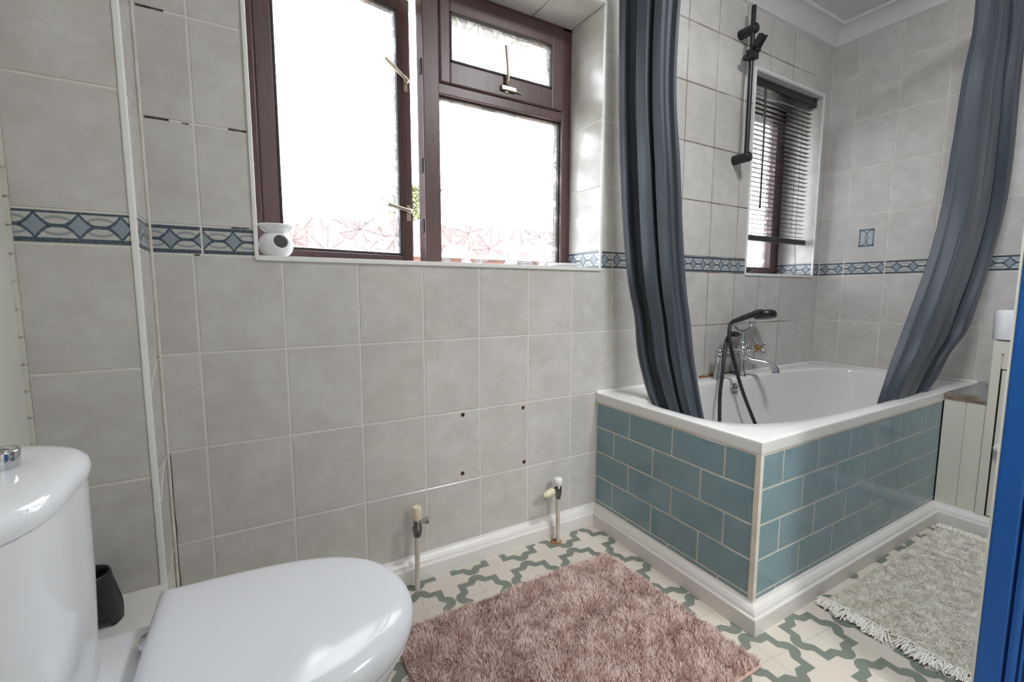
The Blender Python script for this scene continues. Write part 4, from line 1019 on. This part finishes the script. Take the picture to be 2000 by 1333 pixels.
# ------------------------------------------------------------------ blue door, opened into the room at the right
dE, dH = Vector((1.762, -1.160, 0)), Vector((1.985, -1.850, 0))
du = (dH - dE).normalized(); dn = Vector((-du.y, du.x, 0)); dn = dn if dn.x < 0 else -dn    # face towards the viewer
DL = (dH - dE).length
door = sempty('door_1', 'bright blue panelled door standing open', (dE.x, dE.y, 0)); door['_o'] = (0, 0, 0)
dM = Matrix(((du.x, -dn.x, 0, dE.x), (du.y, -dn.y, 0, dE.y), (0, 0, 1, 0), (0, 0, 0, 1)))
def dbox(name, u0, u1, d0, d1, z0, z1, mat=M_DOOR, c=.003):
    mb = MB().cbox(u0, u1, d0, d1, z0, z1, c); o = MB().add([dM @ Vector(p) for p in mb.v], mb.f).build(name, mat, None)
    o.parent = door; o.matrix_parent_inverse = Matrix.Translation(-Vector((dE.x, dE.y, 0))); return o
HZ = 1.98
dbox('leaf_core', .002, DL, .013, .026, .01, HZ); dbox('stile', .0, .038, .0, .038, .008, HZ, c=.004); dbox('stile', DL - .09, DL, .0, .038, .008, HZ)
dbox('closing_edge', -.0015, .0, .003, .035, .010, HZ - .002, M_DOOREDGE, .0004)
for z0, z1 in ((.008, .09), (.88, 1.02), (1.86, HZ)): dbox('rail', .038, DL - .085, .0005, .0375, z0, z1)
for z0, z1 in ((.09, .88), (1.02, 1.86)):
    dbox('moulding', .0415, .058, .001, .037, z0, z1, c=.007); dbox('moulding', .0605, .066, .006, .032, z0, z1, c=.002)
    dbox('panel', .070, DL - .10, .004, .034, z0 + .02, z1 - .02, c=.006)

# ------------------------------------------------------------------ unseen fill lamps added in room and hall
def lamp(name, label, c, r, watts, cat='ceiling lamp'):
    root = thing(name, label, cat, c)
    MB().lathe([(.0001, 0), (r * 1.05, 0), (r * 1.05, -.02), (r * .98, -.022)], c, 32).build('base', M_TRIM, root)
    m, nt, b = base_mat(name + '_opal'); b.inputs['Emission Color'].default_value = (.95, .98, 1.0, 1)
    area = 2 * math.pi * r * r; b.inputs['Emission Strength'].default_value = watts / area / math.pi; b.inputs['Base Color'].default_value = (.9, .9, .88, 1)
    MB().lathe([(r * .97, -.02)] + [(r * .97 * math.cos(t), -.02 - .06 * math.sin(t)) for t in [R(10 * i) for i in range(1, 9)]] + [(.0001, -.08)], c, 32).build('shade', m, root)
lamp('ceiling_fill', 'added round fill lamp above the middle of the room', (1.85, -1.08, CZ), .17, CEILING_FILL_W)
lamp('hall_fill', 'added round fill lamp in the hallway', (1.4, FY - .7, CZ), .17, HALL_FILL_W)

# ------------------------------------------------------------------ outdoors
M_BOUNCE_GROUND = simple('pale_bounce_ground', lin(176, 172, 160), .95, col2=lin(160, 160, 142), nscale=.6); M_BRICK = simple('pale_brick', lin(104, 74, 64), .9, col2=lin(120, 90, 80), nscale=3)  # ground made pale to bounce daylight up into the room
M_ROOF = simple('clay_roof', lin(98, 62, 56), .85, col2=lin(112, 74, 66), nscale=2, bumps=(6, .4, .03)); M_FOL = simple('foliage', lin(78, 84, 50), .8, col2=lin(100, 104, 66), nscale=3)
M_BARK = simple('bark', lin(84, 70, 56), .9); M_RENDER = simple('white_gutter', lin(236, 234, 228), .5)
struct(MB().box(-40, 60, .4, 90, -2.8, -2.7).build('ground', M_BOUNCE_GROUND), 'garden ground below the windows')
hs_ = thing('neighbour_house', 'brick house with a clay tiled roof seen past the open casement', 'house', (10.0, 13.0, -2.7))
MB().box(-1.0, 22.0, 12.4, 18.6, -2.7, 2.05).build('brick_wall', M_BRICK, hs_)
MB().prism([(12.0, 2.12), (19.0, 2.12), (15.5, 3.6)], 4.6, 22.4, 'YZ').build('roof', M_ROOF, hs_)
MB().prism([(12.0, 2.12), (19.0, 2.12), (15.5, 3.45)], -1.4, 4.6, 'YZ').build('low_roof', M_ROOF, hs_)
MB().box(-1.4, 22.4, 11.9, 12.02, 2.02, 2.14).build('gutter', M_RENDER, hs_)
def tree(x, y, z0, h, r, seed, label, n=2600):
    t = thing('tree', label, 'tree', (x, y, z0), 'trees beyond the windows'); rnd = random.Random(seed)
    MB().tube([(x, y, z0), (x + .1, y, z0 + h * .5), (x, y + .1, z0 + h * .9)], [.16, .1, .03], 8).build('trunk', M_BARK, t)
    V, F = [], []
    for i in range(n):
        a, b, c = rnd.gauss(0, .42), rnd.gauss(0, .42), rnd.uniform(-1, 1); k = math.sqrt(max(.05, 1 - .75 * c * c)); p = Vector((x + a * r * k * 1.3, y + b * r * k * 1.3, z0 + h * .62 + c * h * .40))
        d1 = Vector((rnd.uniform(-1, 1), rnd.uniform(-1, 1), rnd.uniform(-1, 1))).normalized() * .16; d2 = Vector((rnd.uniform(-1, 1), rnd.uniform(-1, 1), rnd.uniform(-1, 1))).normalized() * .10; k = len(V)
        V += [tuple(p - d1), tuple(p + d2), tuple(p + d1), tuple(p - d2)]; F.append((k, k + 1, k + 2, k + 3))
    me = bpy.data.meshes.new('foliage'); me.from_pydata(V, [], F); me.update(); me.materials.append(M_FOL); link('foliage', me, t)['kind'] = 'stuff'
tree(8.4, 22.6, -2.7, 9.0, 1.25, 2, 'tall narrow yellow-green tree seen in the gap beside the open casement')
tree(12.0, 8.6, -2.7, 5.4, 1.6, 5, 'rounded yellow-green tree beyond the narrow window')
# eaves of this house over the windows
struct(MB().box(-2, 6, .268, .37, 2.025, 2.30).build('trim_6', M_RENDER), 'pale lintel above the windows outside')
for o in bpy.data.objects:
    if '_o' in o: del o['_o']
